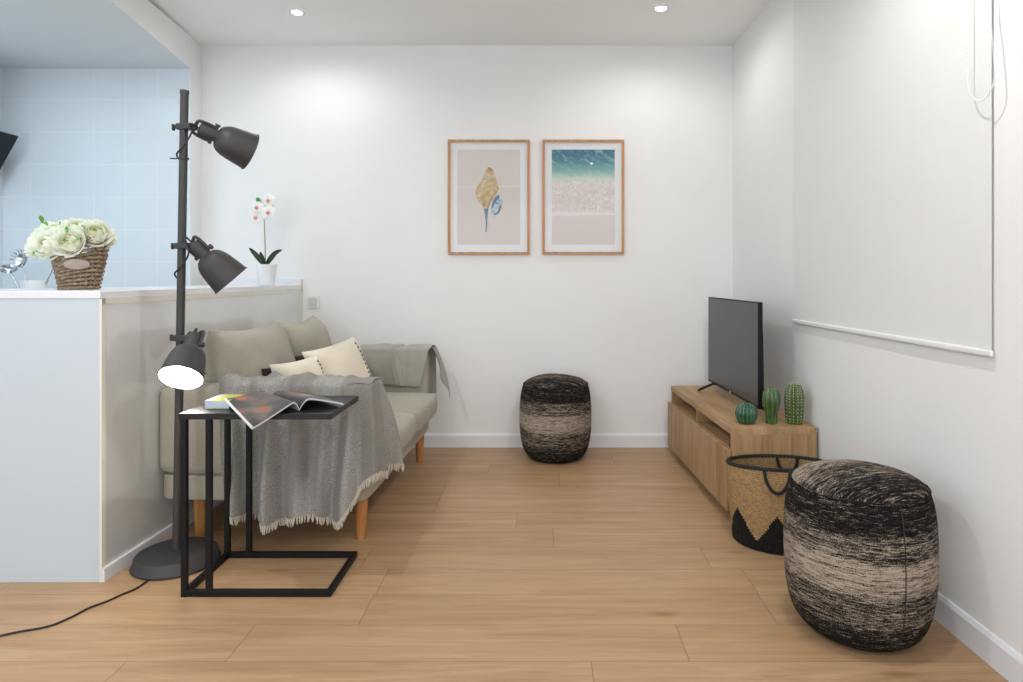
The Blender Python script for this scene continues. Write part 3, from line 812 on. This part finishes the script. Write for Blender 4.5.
# ------------------------------------------------------------------ TV stand
CO = (.897, 3.046, 0); CR = math.radians(2.1); CL = 1.19; CD = .407
cab = thing('tv_stand', 'low oak veneer TV stand along the right wall', 'TV stand', CO, CR)
def cbox(name, x0, x1, y0, y1, z0, z1, m, parent=cab, bev=.0015):
    bm = B(); box(bm, x0, x1, y0, y1, z0, z1); return obj(name, bm, m, parent, False, bevel=bev)
cbox('top_board', 0, CD, 0, CL, .402, .434, M_cab)
M_side = wood('cabinet_oak_end', srgb(146, 114, 80), srgb(176, 141, 102), srgb(196, 162, 123), 'Z', .09, .5, 26)
for y in (0, CL - .022): cbox('side_panel', .002, CD, y, y + .022, .042, .402, M_side)
cbox('shelf', .004, CD - .01, .022, CL - .022, .316, .332, M_cab)
cbox('divider', .003, CD - .01, CL/2 - .011, CL/2 + .011, .332, .402, M_cab)
cbox('bottom_board', .002, CD, .022, CL - .022, .042, .060, M_cab)
cbox('back_panel', CD - .009, CD - .001, .022, CL - .022, .06, .402, M_cab)
for a, b in ((-.001, CL/2 - .0015), (CL/2 + .0015, CL + .001)): cbox('door', -.021, -.002, a, b, .045, .330, M_door)
for x in (.05, CD - .05):
    for y in (.06, CL - .06):
        bm = B(); lathe(bm, [(.022, 0), (.022, .042)], 16, (x, y, 0)); obj('foot', bm, M_black, cab)
bm = B(); rbox(bm, (.012, .034, .347), (.009, .008, .014), .004, 5); obj('door_bumper', bm, M_black, cab)

# ------------------------------------------------------------------ TV
def screen_mat():
    t = T('tv_screen'); n = t.noise(t.coord(), 3, 2)
    return t.set(t.mix(n, (.030, .031, .032), (.034, .035, .036)), .30, spec=.6)
p_n = Vector((1.087, 3.234, 0)); p_f = Vector((1.066, 4.12, 0)); tl = (p_f - p_n).length
tv = thing('television', 'flat screen TV on black splayed feet on the oak stand', 'television', (p_n.x, p_n.y, .434), math.atan2(p_n.x - p_f.x, p_f.y - p_n.y))
zb, zt = .051, .583
bm = B(); box(bm, .0, .022, 0, tl, zb, zt); obj('bezel', bm, M_black, tv, False, bevel=.003)
bm = B(); box(bm, -.0012, .001, .007, tl - .007, zb + .016, zt - .007); obj('screen', bm, screen_mat(), tv, False)
bm = B(); hexa(bm, [(.021, .012, zb + .012), (.052, .06, zb + .03), (.052, tl - .06, zb + .03), (.021, tl - .012, zb + .012)], [(.021, .012, zt - .03), (.046, .06, zb + .36), (.046, tl - .06, zb + .36), (.021, tl - .012, zt - .03)])
obj('rear_housing', bm, M_black, tv, False, bevel=.004)
for y in (.062, tl - .11):
    bm = B()
    for s in (-1, 1):
        tube(bm, smooth_path([(.012, y, zb + .004), (.012 + s*.04, y, zb - .012), (.012 + s*.085, y, .020), (.012 + s*.105, y, .0095)], 5), [.008]*16, 8)
    rbox(bm, (.012, y, zb - .001), (.012, .016, .008), .004, 5)
    obj('foot', bm, M_black, tv)
bm = B(); box(bm, -.0025, -.0005, tl/2 - .012, tl/2 + .012, zb - .006, zb + .014); obj('logo_badge', bm, plain('badge_silver', (.55, .55, .52), .3, metal=.6), tv, False, bevel=.001)

# ------------------------------------------------------------------ ceramic cacti
def cactus_mat(name, c1, c2):
    t = T(name); n = t.noise(t.coord(), 30, 3, .6)
    return t.set(t.mix(t.rng(n, .3, .7), c1, c2), .22, spec=.6, coat=.3)
def cactus(x, y, prof, nr, depth, m, label, dots=False, sharp=.8):
    t = thing('ceramic_cactus', label, 'cactus ornament', (x, y, .4342), 0, 'ceramic cacti on the TV stand')
    def rf(a, z): return 1 - depth * (1 - abs(math.sin(nr*a/2)) ** sharp)
    bm = B(); pr = smooth_path([(r, z, 0) for r, z in prof], 5); pr = [(max(p[0], .0008), p[1]) for p in pr]
    lathe(bm, pr, nr*8, rf=rf); obj('body', bm, m, t)
    bm = B(); mxr = max(r for r, z in prof)
    if dots:
        acc = 0
        for i in range(1, len(pr)):
            acc += math.hypot(pr[i][0]-pr[i-1][0], pr[i][1]-pr[i-1][1])
            if acc > .0098 and pr[i][0] > .012:
                acc = 0
                for k in range(nr):
                    a = (2*k+1)*PI/nr; c = Vector((pr[i][0]*math.cos(a), pr[i][0]*math.sin(a), pr[i][1]))
                    bmesh.ops.create_icosphere(bm, subdivisions=1, radius=.0020, matrix=Matrix.Translation(c))
        obj('spine_dots', bm, plain('glaze_cream', (.80, .80, .62), .4), t)
    else:
        for k in range(nr):
            a = (2*k+1)*PI/nr
            tube(bm, [Vector((r*math.cos(a), r*math.sin(a), z)) for r, z in pr if r > .010], .0009, 5)
        obj('rib_line', bm, plain('glaze_rib', srgb(96, 134, 98), .3), t)
CACT = Vector((math.cos(CR), math.sin(CR), 0))
cactus(1.000, 3.150, [(.030, 0), (.036, .004), (.047, .020), (.0525, .044), (.050, .067), (.040, .085), (.022, .095), (.001, .098)], 16, .11, cactus_mat('cactus_teal', srgb(26, 66, 50), srgb(48, 98, 74)), 'round squat green ceramic cactus, leftmost on the TV stand')
cactus(1.120, 3.150, [(.0255, 0), (.027, .006), (.0275, .03), (.031, .06), (.039, .09), (.0425, .114), (.040, .140), (.030, .160), (.014, .170), (.001, .172)], 9, .13, cactus_mat('cactus_mid', srgb(46, 74, 34), srgb(78, 104, 52)), 'pear-shaped green ceramic cactus with narrow foot, middle of three')
cactus(1.233, 3.152, [(.037, 0), (.039, .006), (.043, .04), (.0455, .085), (.046, .122), (.0435, .156), (.034, .182), (.018, .194), (.001, .198)], 14, .12, cactus_mat('cactus_tall', srgb(58, 78, 40), srgb(94, 108, 60)), 'tallest ceramic cactus with rows of pale dots, nearest the right wall', True)

# ------------------------------------------------------------------ seagrass basket
def basket_mat():
    t = T('seagrass_weave'); x, y, z = t.sep(); co = t.coord()
    th = t.ma('ARCTAN2', x, t.ma('MULTIPLY', y, -1.))        # 0 towards the camera
    row = t.ma('FLOOR', t.ma('MULTIPLY', z, 105.)); zr = t.ma('DIVIDE', row, 105.)
    cell = t.ma('ADD', t.ma('MULTIPLY', th, 26/ (2*PI) * 3), t.ma('MULTIPLY', t.ma('MODULO', row, 2.), .5))
    tri = t.ma('ABSOLUTE', t.ma('SUBTRACT', t.ma('FRACT', t.ma('ADD', t.ma('MULTIPLY', t.ma('DIVIDE', t.ma('FLOOR', t.ma('MULTIPLY', th, 26.)), 26.), 7 / (2*PI)), .42)), .5))   # 0..0.5
    lim = t.ma('ADD', .035, t.ma('MULTIPLY', tri, .25))
    black = t.ma('LESS_THAN', zr, lim)
    wv = t.ma('MULTIPLY', t.ma('ABSOLUTE', t.ma('SINE', t.ma('MULTIPLY', z, 105*PI))), t.ma('ADD', .55, t.ma('MULTIPLY', .45, t.ma('ABSOLUTE', t.ma('SINE', t.ma('MULTIPLY', cell, PI))))))
    n = t.noise(t.comb(t.ma('MULTIPLY', th, 14.), t.ma('MULTIPLY', row, 1.7), t.ma('MULTIPLY', z, 60.)), 1., 3, .7)
    nat = t.ramp(t.ma('ADD', t.ma('MULTIPLY', n, .82), t.ma('MULTIPLY', wv, .14)), [(.22, srgb(116, 88, 56)), (.48, srgb(164, 133, 92)), (.75, srgb(192, 164, 122))])
    blk = t.ramp(n, [(.3, srgb(14, 14, 14)), (.8, srgb(48, 46, 44))])
    t.bump(t.ma('ADD', wv, t.ma('MULTIPLY', n, .6)), .6, .004)
    return t.set(t.mix(black, nat, blk), .85, spec=.15)
M_bask = basket_mat()
M_rope = plain('black_rope', (.012, .013, .013), .8, var=.5, scale=160, bump=.6, bscale=240)
bs = thing('storage_basket', 'woven seagrass basket with black zigzag base and rim in front of the TV stand', 'basket', (1.038, 2.835, 0))
RX, RY = .217, .180
def rim(a, z):
    f = sm(z, .05, .33); return (.192 + (RX - .192)*f, .176 + (RY - .176)*f)
def bpt(a, z, off=0.):
    rx, ry = rim(a, z); bel = .010*math.sin(min(1, z/.33)*PI)
    zz = z * (1 + (-.055*math.sin(a) - .03*math.cos(a)*0) * (z/.33))
    return Vector(((rx + bel + off)*math.cos(a), (ry + bel + off)*math.sin(a) , zz))
bm = B(); zs = [.004 + .326*i/26 for i in range(27)]
def outer(u, v): return bpt(2*PI*u, .004 + .326*v + 0*.002, .0)
ov = grid(bm, outer, 72, 28, close_u=True)
iv = grid(bm, lambda u, v: bpt(2*PI*u, .012 + .318*v, -.010), 72, 28, close_u=True)
for i in range(72): bm.faces.new((ov[i][-1], ov[(i+1) % 72][-1], iv[(i+1) % 72][-1], iv[i][-1]))
bm.faces.new([iv[i][0] for i in range(72)]); bm.faces.new([ov[i][0] for i in range(72)][::-1])
obj('woven_body', bm, M_bask, bs)
def rope(path, r, n=8, closed=False): 
    b = B(); tube(b, path, r, n, closed); return b
def twist(path, r, closed):
    """rope: three strands twisted about a path"""
    b = B(); m = len(path); tot = 0
    for s in range(3):
        pts = []
        for i, p in enumerate(path):
            t = (path[(i+1) % m] - path[i-1]) if closed else (path[min(i+1, m-1)] - path[max(i-1, 0)])
            t.normalize(); up = Vector((0, 0, 1)); 
            n1 = t.cross(up)
            if n1.length < .2: n1 = t.cross(Vector((0, 1, 0)))
            n1.normalize(); n2 = t.cross(n1); turns = round(m / 7)
            a = 2*PI*(turns*i/m + s/3); pts.append(p + (n1*math.cos(a) + n2*math.sin(a))*r*.5)
        tube(b, pts, r*.62, 6, closed)
    return b
obj('rim_rope', twist([bpt(2*PI*i/180, .333, -.004) for i in range(180)], .0085, True), M_rope, bs)
for a0, sgn in ((-PI/2 - .31, 1), (PI/2 - .5, -1)):
    # loop handles hanging down the outside in front and inside at the back
    pts = []
    for i in range(15):
        f = i/14; aa = a0 + (f - .5)*.46 * (1 if sgn > 0 else -1); zz = .333 - .083*math.sin(f*PI)**.55
        pts.append(bpt(aa, zz, .010 if sgn > 0 else -.018))
    obj('handle', twist(smooth_path(pts, 5), .0065, False), M_rope, bs)

# ------------------------------------------------------------------ flower basket on the bar
fb = thing('wicker_basket', 'tapered brown wicker basket of flowers on the white bar top', 'basket', (W(79.5, 288, 2.76).x, 2.76, HT + .001))
def wick_mat():
    t = T('wicker'); n = t.noise(t.vscale(t.coord(), (60, 60, 160)), 1., 3, .7)
    t.bump(n, .5, .003)
    return t.set(t.ramp(n, [(.25, srgb(98, 80, 62)), (.5, srgb(150, 130, 108)), (.78, srgb(190, 172, 150))]), .8, spec=.2)
M_wick = wick_mat()
ns = 24; nrow = 12
def ftop(a): return .165 + .052*math.cos(a + .1)       # rim dips to the left
def frad(f): return .066 + .036*f
bm = B()
for k in range(nrow):
    pts = []
    for i in range(ns*4):
        a = 2*PI*i/(ns*4); f = (k + .5)/nrow
        z = f * ftop(a); w = .0046*math.sin(a*ns/2 + PI*k)
        r = frad(z/.19) + w
        pts.append(Vector((r*math.cos(a), r*math.sin(a), z)))
    tube(bm, pts, .0064, 6, closed=True)
obj('weave', bm, M_wick, fb)
bm = B()
for i in range(ns):
    a = 2*PI*(i + .5)/ns; h = ftop(a)
    tube(bm, [Vector((frad(z/.19)*math.cos(a), frad(z/.19)*math.sin(a), z)) for z in (0.0, h*.5, h)], .0032, 5)
obj('stakes', bm, M_wick, fb)
bm = B()
for s in range(3):
    pts = []
    for i in range(144):
        a = 2*PI*i/144; r = frad(ftop(a)/.19) + .0055*math.cos(a*20 + 2*PI*s/3); pts.append(Vector((r*math.cos(a), r*math.sin(a), ftop(a) + .004 + .0055*math.sin(a*20 + 2*PI*s/3))))
    tube(bm, pts, .0062, 6, closed=True)
obj('braided_rim', bm, M_wick, fb)
bm = B(); lathe(bm, [(.0, 0.0005), (.064, .0005), (.065, .006), (.0, .0065)], 40, cap0=False, cap1=False); bmesh.ops.remove_doubles(bm, verts=bm.verts[:], dist=1e-5); obj('basket_bottom', bm, M_wick, fb)
a = -PI/2 + .52
bm = B(); rt = frad(.105/.19) + .012; Mt = frame_from((-math.sin(a), math.cos(a), 0), (.1, -.2, 1), (rt*math.cos(a), rt*math.sin(a), .105))
lathe(bm, [(.001, 0), (1., 0), (1.04, .08), (.96, .16), (.001, .16)], 36, M=Mt @ Matrix.Diagonal((.043, .0215, .02, 1)))
obj('oval_tag', bm, plain('tag_pewter', srgb(172, 156, 144), .45, metal=.25, var=.08), fb)
# peonies
def petal_mat():
    t = T('cream_petals'); x, y, z = t.sep(); n = t.noise(t.coord(), 40, 2)
    d = t.n.new('ShaderNodeVectorMath'); d.operation = 'LENGTH'; t.link(t.coord(), d.inputs[0])
    c = t.mix(t.rng(d.outputs['Value'], .010, .036), srgb(222, 230, 168), srgb(249, 250, 238))
    c = t.mix(t.rng(n, .4, .7, 0, .2), c, srgb(244, 247, 222))
    t.set(c, .6, spec=.2)
    tl_ = t.n.new('ShaderNodeBsdfTranslucent'); t.link(c, tl_.inputs[0]); mx = t.n.new('ShaderNodeMixShader'); mx.inputs[0].default_value = .42
    t.l.new(t.b.outputs[0], mx.inputs[1]); t.l.new(tl_.outputs[0], mx.inputs[2]); t.l.new(mx.outputs[0], t.out.inputs['Surface'])
    return t.m
M_petal = petal_mat(); M_leaf = plain('leaf_green', srgb(104, 158, 60), .45, var=.2, scale=30)
M_leafd = plain('leaf_dark_green', srgb(38, 62, 40), .35, var=.2, scale=30)
def peony(loc, R, face, label, seed, leaf=None):
    R *= .84; t = thing('peony', label, 'flower', loc, 0, 'cream peonies in the wicker basket')
    rnd = random.Random(seed); M = along(face, (0, 0, 0)); bm = B()
    for ring, (cnt, tip, rk) in enumerate(((3, .12, .26), (4, .32, .40), (5, .55, .55), (6, .80, .70), (7, 1.05, .85), (8, 1.32, .97), (8, 1.62, 1.06))):
        for i in range(cnt):
            a0 = 2*PI*(i + .5*(ring % 2))/cnt + rnd.uniform(-.2, .2); tp = tip + rnd.uniform(-.08, .08); r0 = R*rk*rnd.uniform(.94, 1.05); ph = rnd.uniform(0, 6)
            def fn(u, v):
                q = (u - .5)*2
                phi = 2.35 + (tp + .30*q**4 + .05*math.sin(q*6 + ph) - 2.35)*v
                r = r0*(1 + .20*max(0, v - .6)**2/.16*(.35 + .16*ring) - .05*q*q)
                az = a0 + q*(3.6/cnt if ring > 1 else .85)*(.55 + .45*math.sin(PI*min(1, v*.8)))
                return M @ Vector((r*math.sin(phi)*math.cos(az), r*math.sin(phi)*math.sin(az), r*math.cos(phi)))
            grid(bm, fn, 7, 7)
    obj('petals', bm, M_petal, t, subsurf=1)
    if leaf:
        for d, ln in leaf:
            bm = B(); d = Vector(d).normalized(); sd = d.cross(Vector((0, -1, .3))).normalized()
            grid(bm, lambda u, v: d*(R*.8 + ln*v) + sd*((u-.5)*ln*.62*math.sin(PI*(.08 + .9*v))) + Vector((0, 0, .008*math.sin(v*PI) - .010*abs(u-.5))), 5, 8)
            obj('leaf', bm, M_leaf, t, subsurf=1)
def fl(cx, cy, yy): return W(10 + (414 + (cx - 420)*.92)/6.82, 200 + cy/6.82, yy)
peony(fl(158, 300, 2.70), .060, (-.8, -.5, .35), 'cream peony at the left end of the basket bunch', 1)
peony(fl(245, 305, 2.655), .062, (-.35, -.9, .2), 'full cream peony left of the wide-open one, low in the basket', 2, [((-.8, -.3, -.65), .022)])
peony(fl(402, 288, 2.640), .060, (.05, -1, .25), 'wide-open cream peony at front centre above the oval tag', 3, [((.9, -.3, .2), .026), ((-.05, -.1, 1), .026)])
peony(fl(320, 205, 2.735), .055, (-.1, -.55, .9), 'cream peony at the top of the bunch behind the wide-open one', 4, [((-.4, -.5, .4), .02), ((.5, -.4, .5), .018)])
peony(fl(470, 192, 2.735), .062, (.15, -.6, .8), 'tall cream peony at the top centre of the bunch', 5)
peony(fl(605, 220, 2.72), .060, (.35, -.8, .5), 'cream peony on the right above the high basket rim', 6, [((-.7, -.4, .4), .016)])
peony(fl(672, 255, 2.78), .050, (.9, -.3, .3), 'smaller cream peony at the right end of the bunch', 7)
peony(fl(235, 205, 2.78), .050, (-.5, -.2, .8), 'cream peony at the back left of the bunch', 8, [((-.1, -.4, 1), .034)])

# ------------------------------------------------------------------ orchid on the end of the half wall
oc = thing('potted_orchid', 'white orchid with pink centres in a white pot on the half wall', 'plant', (W(266.5, 284, 4.08).x, 4.08, HT + .001))
def ol(px, py, dy=0.): return W(px, py, 4.08 + dy) - Vector(oc.location)
bm = B(); lathe(bm, [(.043, 0), (.046, .003), (.061, .118), (.063, .126), (.064, .131), (.060, .131), (.056, .118), (.052, .11)], 40); obj('pot', bm, M_cer_w, oc)
bm = B(); lathe(bm, [(.0545, .108), (.03, .113), (.002, .115)], 24); obj('soil', bm, plain('moss', srgb(70, 62, 48), .9, var=.3, scale=80), oc)
bm = B(); tube(bm, smooth_path([ol(265.3, 266), ol(265.2, 250), ol(264.6, 232), ol(263.8, 216), ol(262, 205), ol(259, 198)], 5), .0035, 8); obj('stem', bm, plain('stem_brown', srgb(140, 134, 100), .6), oc)
for pts, wd in ((((265, 265), (261, 260), (255, 253), (250, 248)), .017), (((266, 265), (264, 260), (262, 255), (261, 252)), .013), (((267, 265), (271, 259), (276, 253), (282.5, 250)), .017)):
    ctr = smooth_path([ol(*p, dy=-.02*i/3) for i, p in enumerate(pts)], 5); bm = B(); n = len(ctr)
    def fn(u, v):
        i = min(n-1, int(round(v*(n-1)))); t = (ctr[min(i+1, n-1)] - ctr[max(i-1, 0)]).normalized(); s = t.cross(Vector((0, 1, 0))).normalized()
        w = wd*math.sin(PI*(.15 + .82*v))**.8
        return ctr[i] + s*((u-.5)*2*w) + Vector((0, -.012*abs(u-.5)*2, 0))
    grid(bm, fn, 5, n); obj('leaf', bm, M_leafd, oc, subsurf=1, solid=.002)
M_orch = plain('orchid_white', (.86, .86, .82), .5, var=.02); M_lip = plain('orchid_pink', srgb(226, 128, 116), .5, var=.15, scale=80)
for (px, py, dy, sz) in ((268.5, 200.5, -.01, .046), (257, 207.5, -.02, .044), (268.5, 212.5, -.03, .050), (256, 217.5, -.015, .046)):
    c = ol(px, py, dy); bm = B()
    fl_ = thing  # flowers are parts of the plant
    for k in range(5):
        a = PI/2 + 2*PI*k/5; wdt = .62 if k in (1, 4) else .42
        def fn(u, v):
            q = (u-.5)*2; L = sz*v; ww = sz*wdt*math.sin(PI*(.1 + .84*v))**.8
            x = L*math.cos(a) - q*ww*math.sin(a); z = L*math.sin(a) + q*ww*math.cos(a)
            return c + Vector((x, -.006*math.sin(v*PI) + .006*q*q + (.002 if k in (1, 4) else 0), z))
        grid(bm, fn, 5, 6)
    f = obj('flower', bm, M_orch, oc, subsurf=1)
    bm = B(); rbox(bm, c + Vector((0, -.010, -.003)), (.010, .006, .009), .005, 6); obj('flower_lip', bm, M_lip, f)
bm = B(); rbox(bm, ol(257.8, 199.5, -.02), (.011, .010, .013), .0095, 8); obj('bud', bm, plain('bud_green', srgb(70, 150, 70), .5), oc)

# ------------------------------------------------------------------ utensils in the kitchen
uo = Vector((W(34.5, 285, 3.93).x, 3.93, .9005))
uh = thing('utensil_holder', 'white utensil pot on the kitchen worktop left of the flower basket', 'utensil holder', uo)
bm = B(); lathe(bm, [(.064, 0), (.068, .004), (.0695, .222), (.066, .222), (.064, .01), (.002, .008)], 40, cap1=True); obj('pot', bm, M_cer_w, uh)
def lc(px, py, dy=0.): return W(px, py, 3.93 + dy)
def utensil(name, label, cat, base, tip, build, grp=None):
    t = thing(name, label, cat, base); base = Vector(base); tip = Vector(tip) - base
    bm = B(); tube(bm, [Vector((0, 0, 0)), tip*.5 + Vector((0, 0, .004)), tip], [.0045, .0045, .004], 8); obj('handle', bm, M_chrome, t)
    bm = B(); build(bm, tip, tip.normalized()); obj('head', bm, M_chrome, t, subsurf=1)
def spoon(bm, p, d):
    M = frame_from((1, .1, -.1), (0, .5, .9), p + d*.03)
    grid(bm, lambda u, v: M @ Vector((.05*math.cos(2*PI*u)*v, .032*math.sin(2*PI*u)*v, -.030*(1-v*v))), 24, 6, close_u=True)
def server(bm, p, d):
    M = frame_from((1, 0, 0), (.0, .25, 1), p + d*.025)
    grid(bm, lambda u, v: M @ Vector((.036*math.cos(2*PI*u)*v, .044*math.sin(2*PI*u)*v, -.018*(1-v*v))), 24, 5, close_u=True)
    for k in range(9):
        a = PI*(.02 + .96*k/8); e = Vector((.036*math.cos(a), .044*math.sin(a), 0)); o = Vector((.05*math.cos(a), .062*math.sin(a), .014))
        tube(bm, [M @ e, M @ o, M @ (o + Vector((0, 0, .012)))], .0045, 6)
def spatula(bm, p, d): box(bm, p.x - .02, p.x + .02, p.y - .002, p.y + .002, p.z - .02, p.z + .05)
utensil('ladle', 'steel ladle leaning leftmost out of the white utensil pot', 'ladle', uo + Vector((-.02, .01, .02)), lc(11, 273), spoon)
utensil('spaghetti_server', 'toothed steel spaghetti server standing up out of the white utensil pot', 'spaghetti server', uo + Vector((.01, -.01, .02)), lc(22, 264.5), server)
utensil('spatula', 'steel utensil leaning right out of the white pot behind the flower basket', 'spatula', uo + Vector((-.01, 0, .02)), lc(54, 267), spatula)

# ------------------------------------------------------------------ cooker hood on the kitchen's left wall
hd = thing('cooker_hood', 'black slanted glass cooker hood at the left edge of the kitchen', 'cooker hood', (-3.455, 3.66, 1.66))
bm = B()
def hp(x, z): return (x + 3.455, z - 1.66)
a0, a1 = hp(-3.257, 2.02), hp(-3.44, 1.69)
hexa(bm, [(a1[0], -.45, a1[1]), (a0[0], -.45, a0[1]), (a0[0], .40, a0[1]), (a1[0], .40, a1[1])],
         [(a1[0] - .012, -.45, a1[1] + .008), (a0[0] - .02, -.45, a0[1] + .010), (a0[0] - .02, .40, a0[1] + .010), (a1[0] - .012, .40, a1[1] + .008)])
obj('glass_front', bm, plain('black_glass', (.008, .009, .013), .3, spec=.3, var=.02), hd, False)
bm = B(); hexa(bm, [(0, -.42, a1[1] + .02), (.002, -.42, a1[1] + .02), (.002, .37, a1[1] + .02), (0, .37, a1[1] + .02)],
         [(0, -.42, a0[1] - .03), (a0[0] - .06, -.42, a0[1] - .03), (a0[0] - .06, .37, a0[1] - .03), (0, .37, a0[1] - .03)])
obj('hood_body', bm, M_black, hd, False)
bm = B(); box(bm, 0, .16, -.12, .12, a0[1] - .03, zk - 1.661); obj('flue', bm, M_cer_w, hd, False, bevel=.003)

# ------------------------------------------------------------------ lights
M_led = T('led_lens').set((1, 1, 1), .5, emit=(1, .97, .92), estr=45)
def lamp_obj(name, typ, loc, energy, color, parent=None, rot=(0, 0, 0), **k):
    l = bpy.data.lights.new(name, typ); l.energy = energy; l.color = color
    for a, b in k.items(): setattr(l, a, b)
    o = link(bpy.data.objects.new(name, l)); o.location = loc; o.rotation_euler = rot; o.parent = parent; return o
WARM = (1., .98, .955)
def downlight(x, y, label, e):
    t = thing('downlight', label, 'ceiling light', (x, y, ZC - .0005), 0, 'recessed ceiling spots')
    bm = B(); lathe(bm, [(.030, -.001), (.032, -.005), (.040, -.006), (.046, -.003), (.047, 0)], 32, cap0=False, cap1=False); obj('trim_ring', bm, M_white, t)
    bm = B(); lathe(bm, [(.031, -.0015), (.02, -.003), (.001, -.0035)], 24); obj('lens', bm, M_led, t)
    lamp_obj('spot_light', 'SPOT', (0, 0, -.012), e, WARM, t, spot_size=math.radians(172), spot_blend=.6, shadow_soft_size=.025)
pL = W(297, 12, 1); pL *= (ZC - CZ) / (pL.z - CZ); pR = W(661, 8, 1); pR *= (ZC - CZ) / (pR.z - CZ)
def ceil_at(px, py):
    y = (ZC - CZ) * F / (277 - py); return (px - 540) * y / F, y
E = 28
x, y = ceil_at(297, 12); downlight(x, y, 'lit recessed ceiling spot above the sofa, left of two', E*.36)
x2, y2 = ceil_at(661, 8); downlight(x2, y2, 'lit recessed ceiling spot near the right wall, right of two', E*.36)
for px_ in (x, x2):
    for yy in (1.75, -.1):
        lamp_obj('ceiling_spot_light', 'SPOT', (px_, yy, ZC - .012), E*(1.35 if yy > 1 else .75), WARM, None, spot_size=math.radians(172), spot_blend=.6, shadow_soft_size=.025)
lamp_obj('kitchen_light', 'AREA', (-2.9, 2.9, zk - .02), 10, (.72, .89, 1.), None, shape='RECTANGLE', size=.5, size_y=1.0)
lamp_obj('rear_fill_light', 'AREA', (-.9, YN + .1, 1.25), 42, (.90, .95, 1.), None, rot=(PI/2, 0, 0), shape='RECTANGLE', size=4.2, size_y=2.2)  # unseen soft fill added behind the camera; no window is built there
lamp_obj('left_cool_fill', 'AREA', (-3.3, .6, 1.5), 11, (.58, .80, 1.), None, rot=(PI/2, 0, -PI/4), shape='RECTANGLE', size=1.2, size_y=1.4)  # added cool fill, out of view on the left, tints the bar front bluish

w = bpy.data.worlds.new('World'); S.world = w; w.use_nodes = True
w.node_tree.nodes['Background'].inputs[0].default_value = (.9, .95, 1, 1); w.node_tree.nodes['Background'].inputs[1].default_value = .6

# ------------------------------------------------------------------ camera
cam = bpy.data.cameras.new('Camera'); co = link(bpy.data.objects.new('Camera', cam))
co.location = (0, 0, CZ); co.rotation_euler = (PI/2, 0, 0)
cam.sensor_width = 36; cam.sensor_fit = 'HORIZONTAL'; cam.lens = F * 36 / 1023
cam.shift_x = -(540 - 511.5) / 1023; cam.shift_y = -(341 - 277) / 1023; cam.clip_start = .05
S.camera = co
S.view_settings.view_transform = 'Standard'; S.view_settings.look = 'None'
S.view_settings.exposure = .40; S.view_settings.gamma = 1.; S.view_settings.use_curve_mapping = False
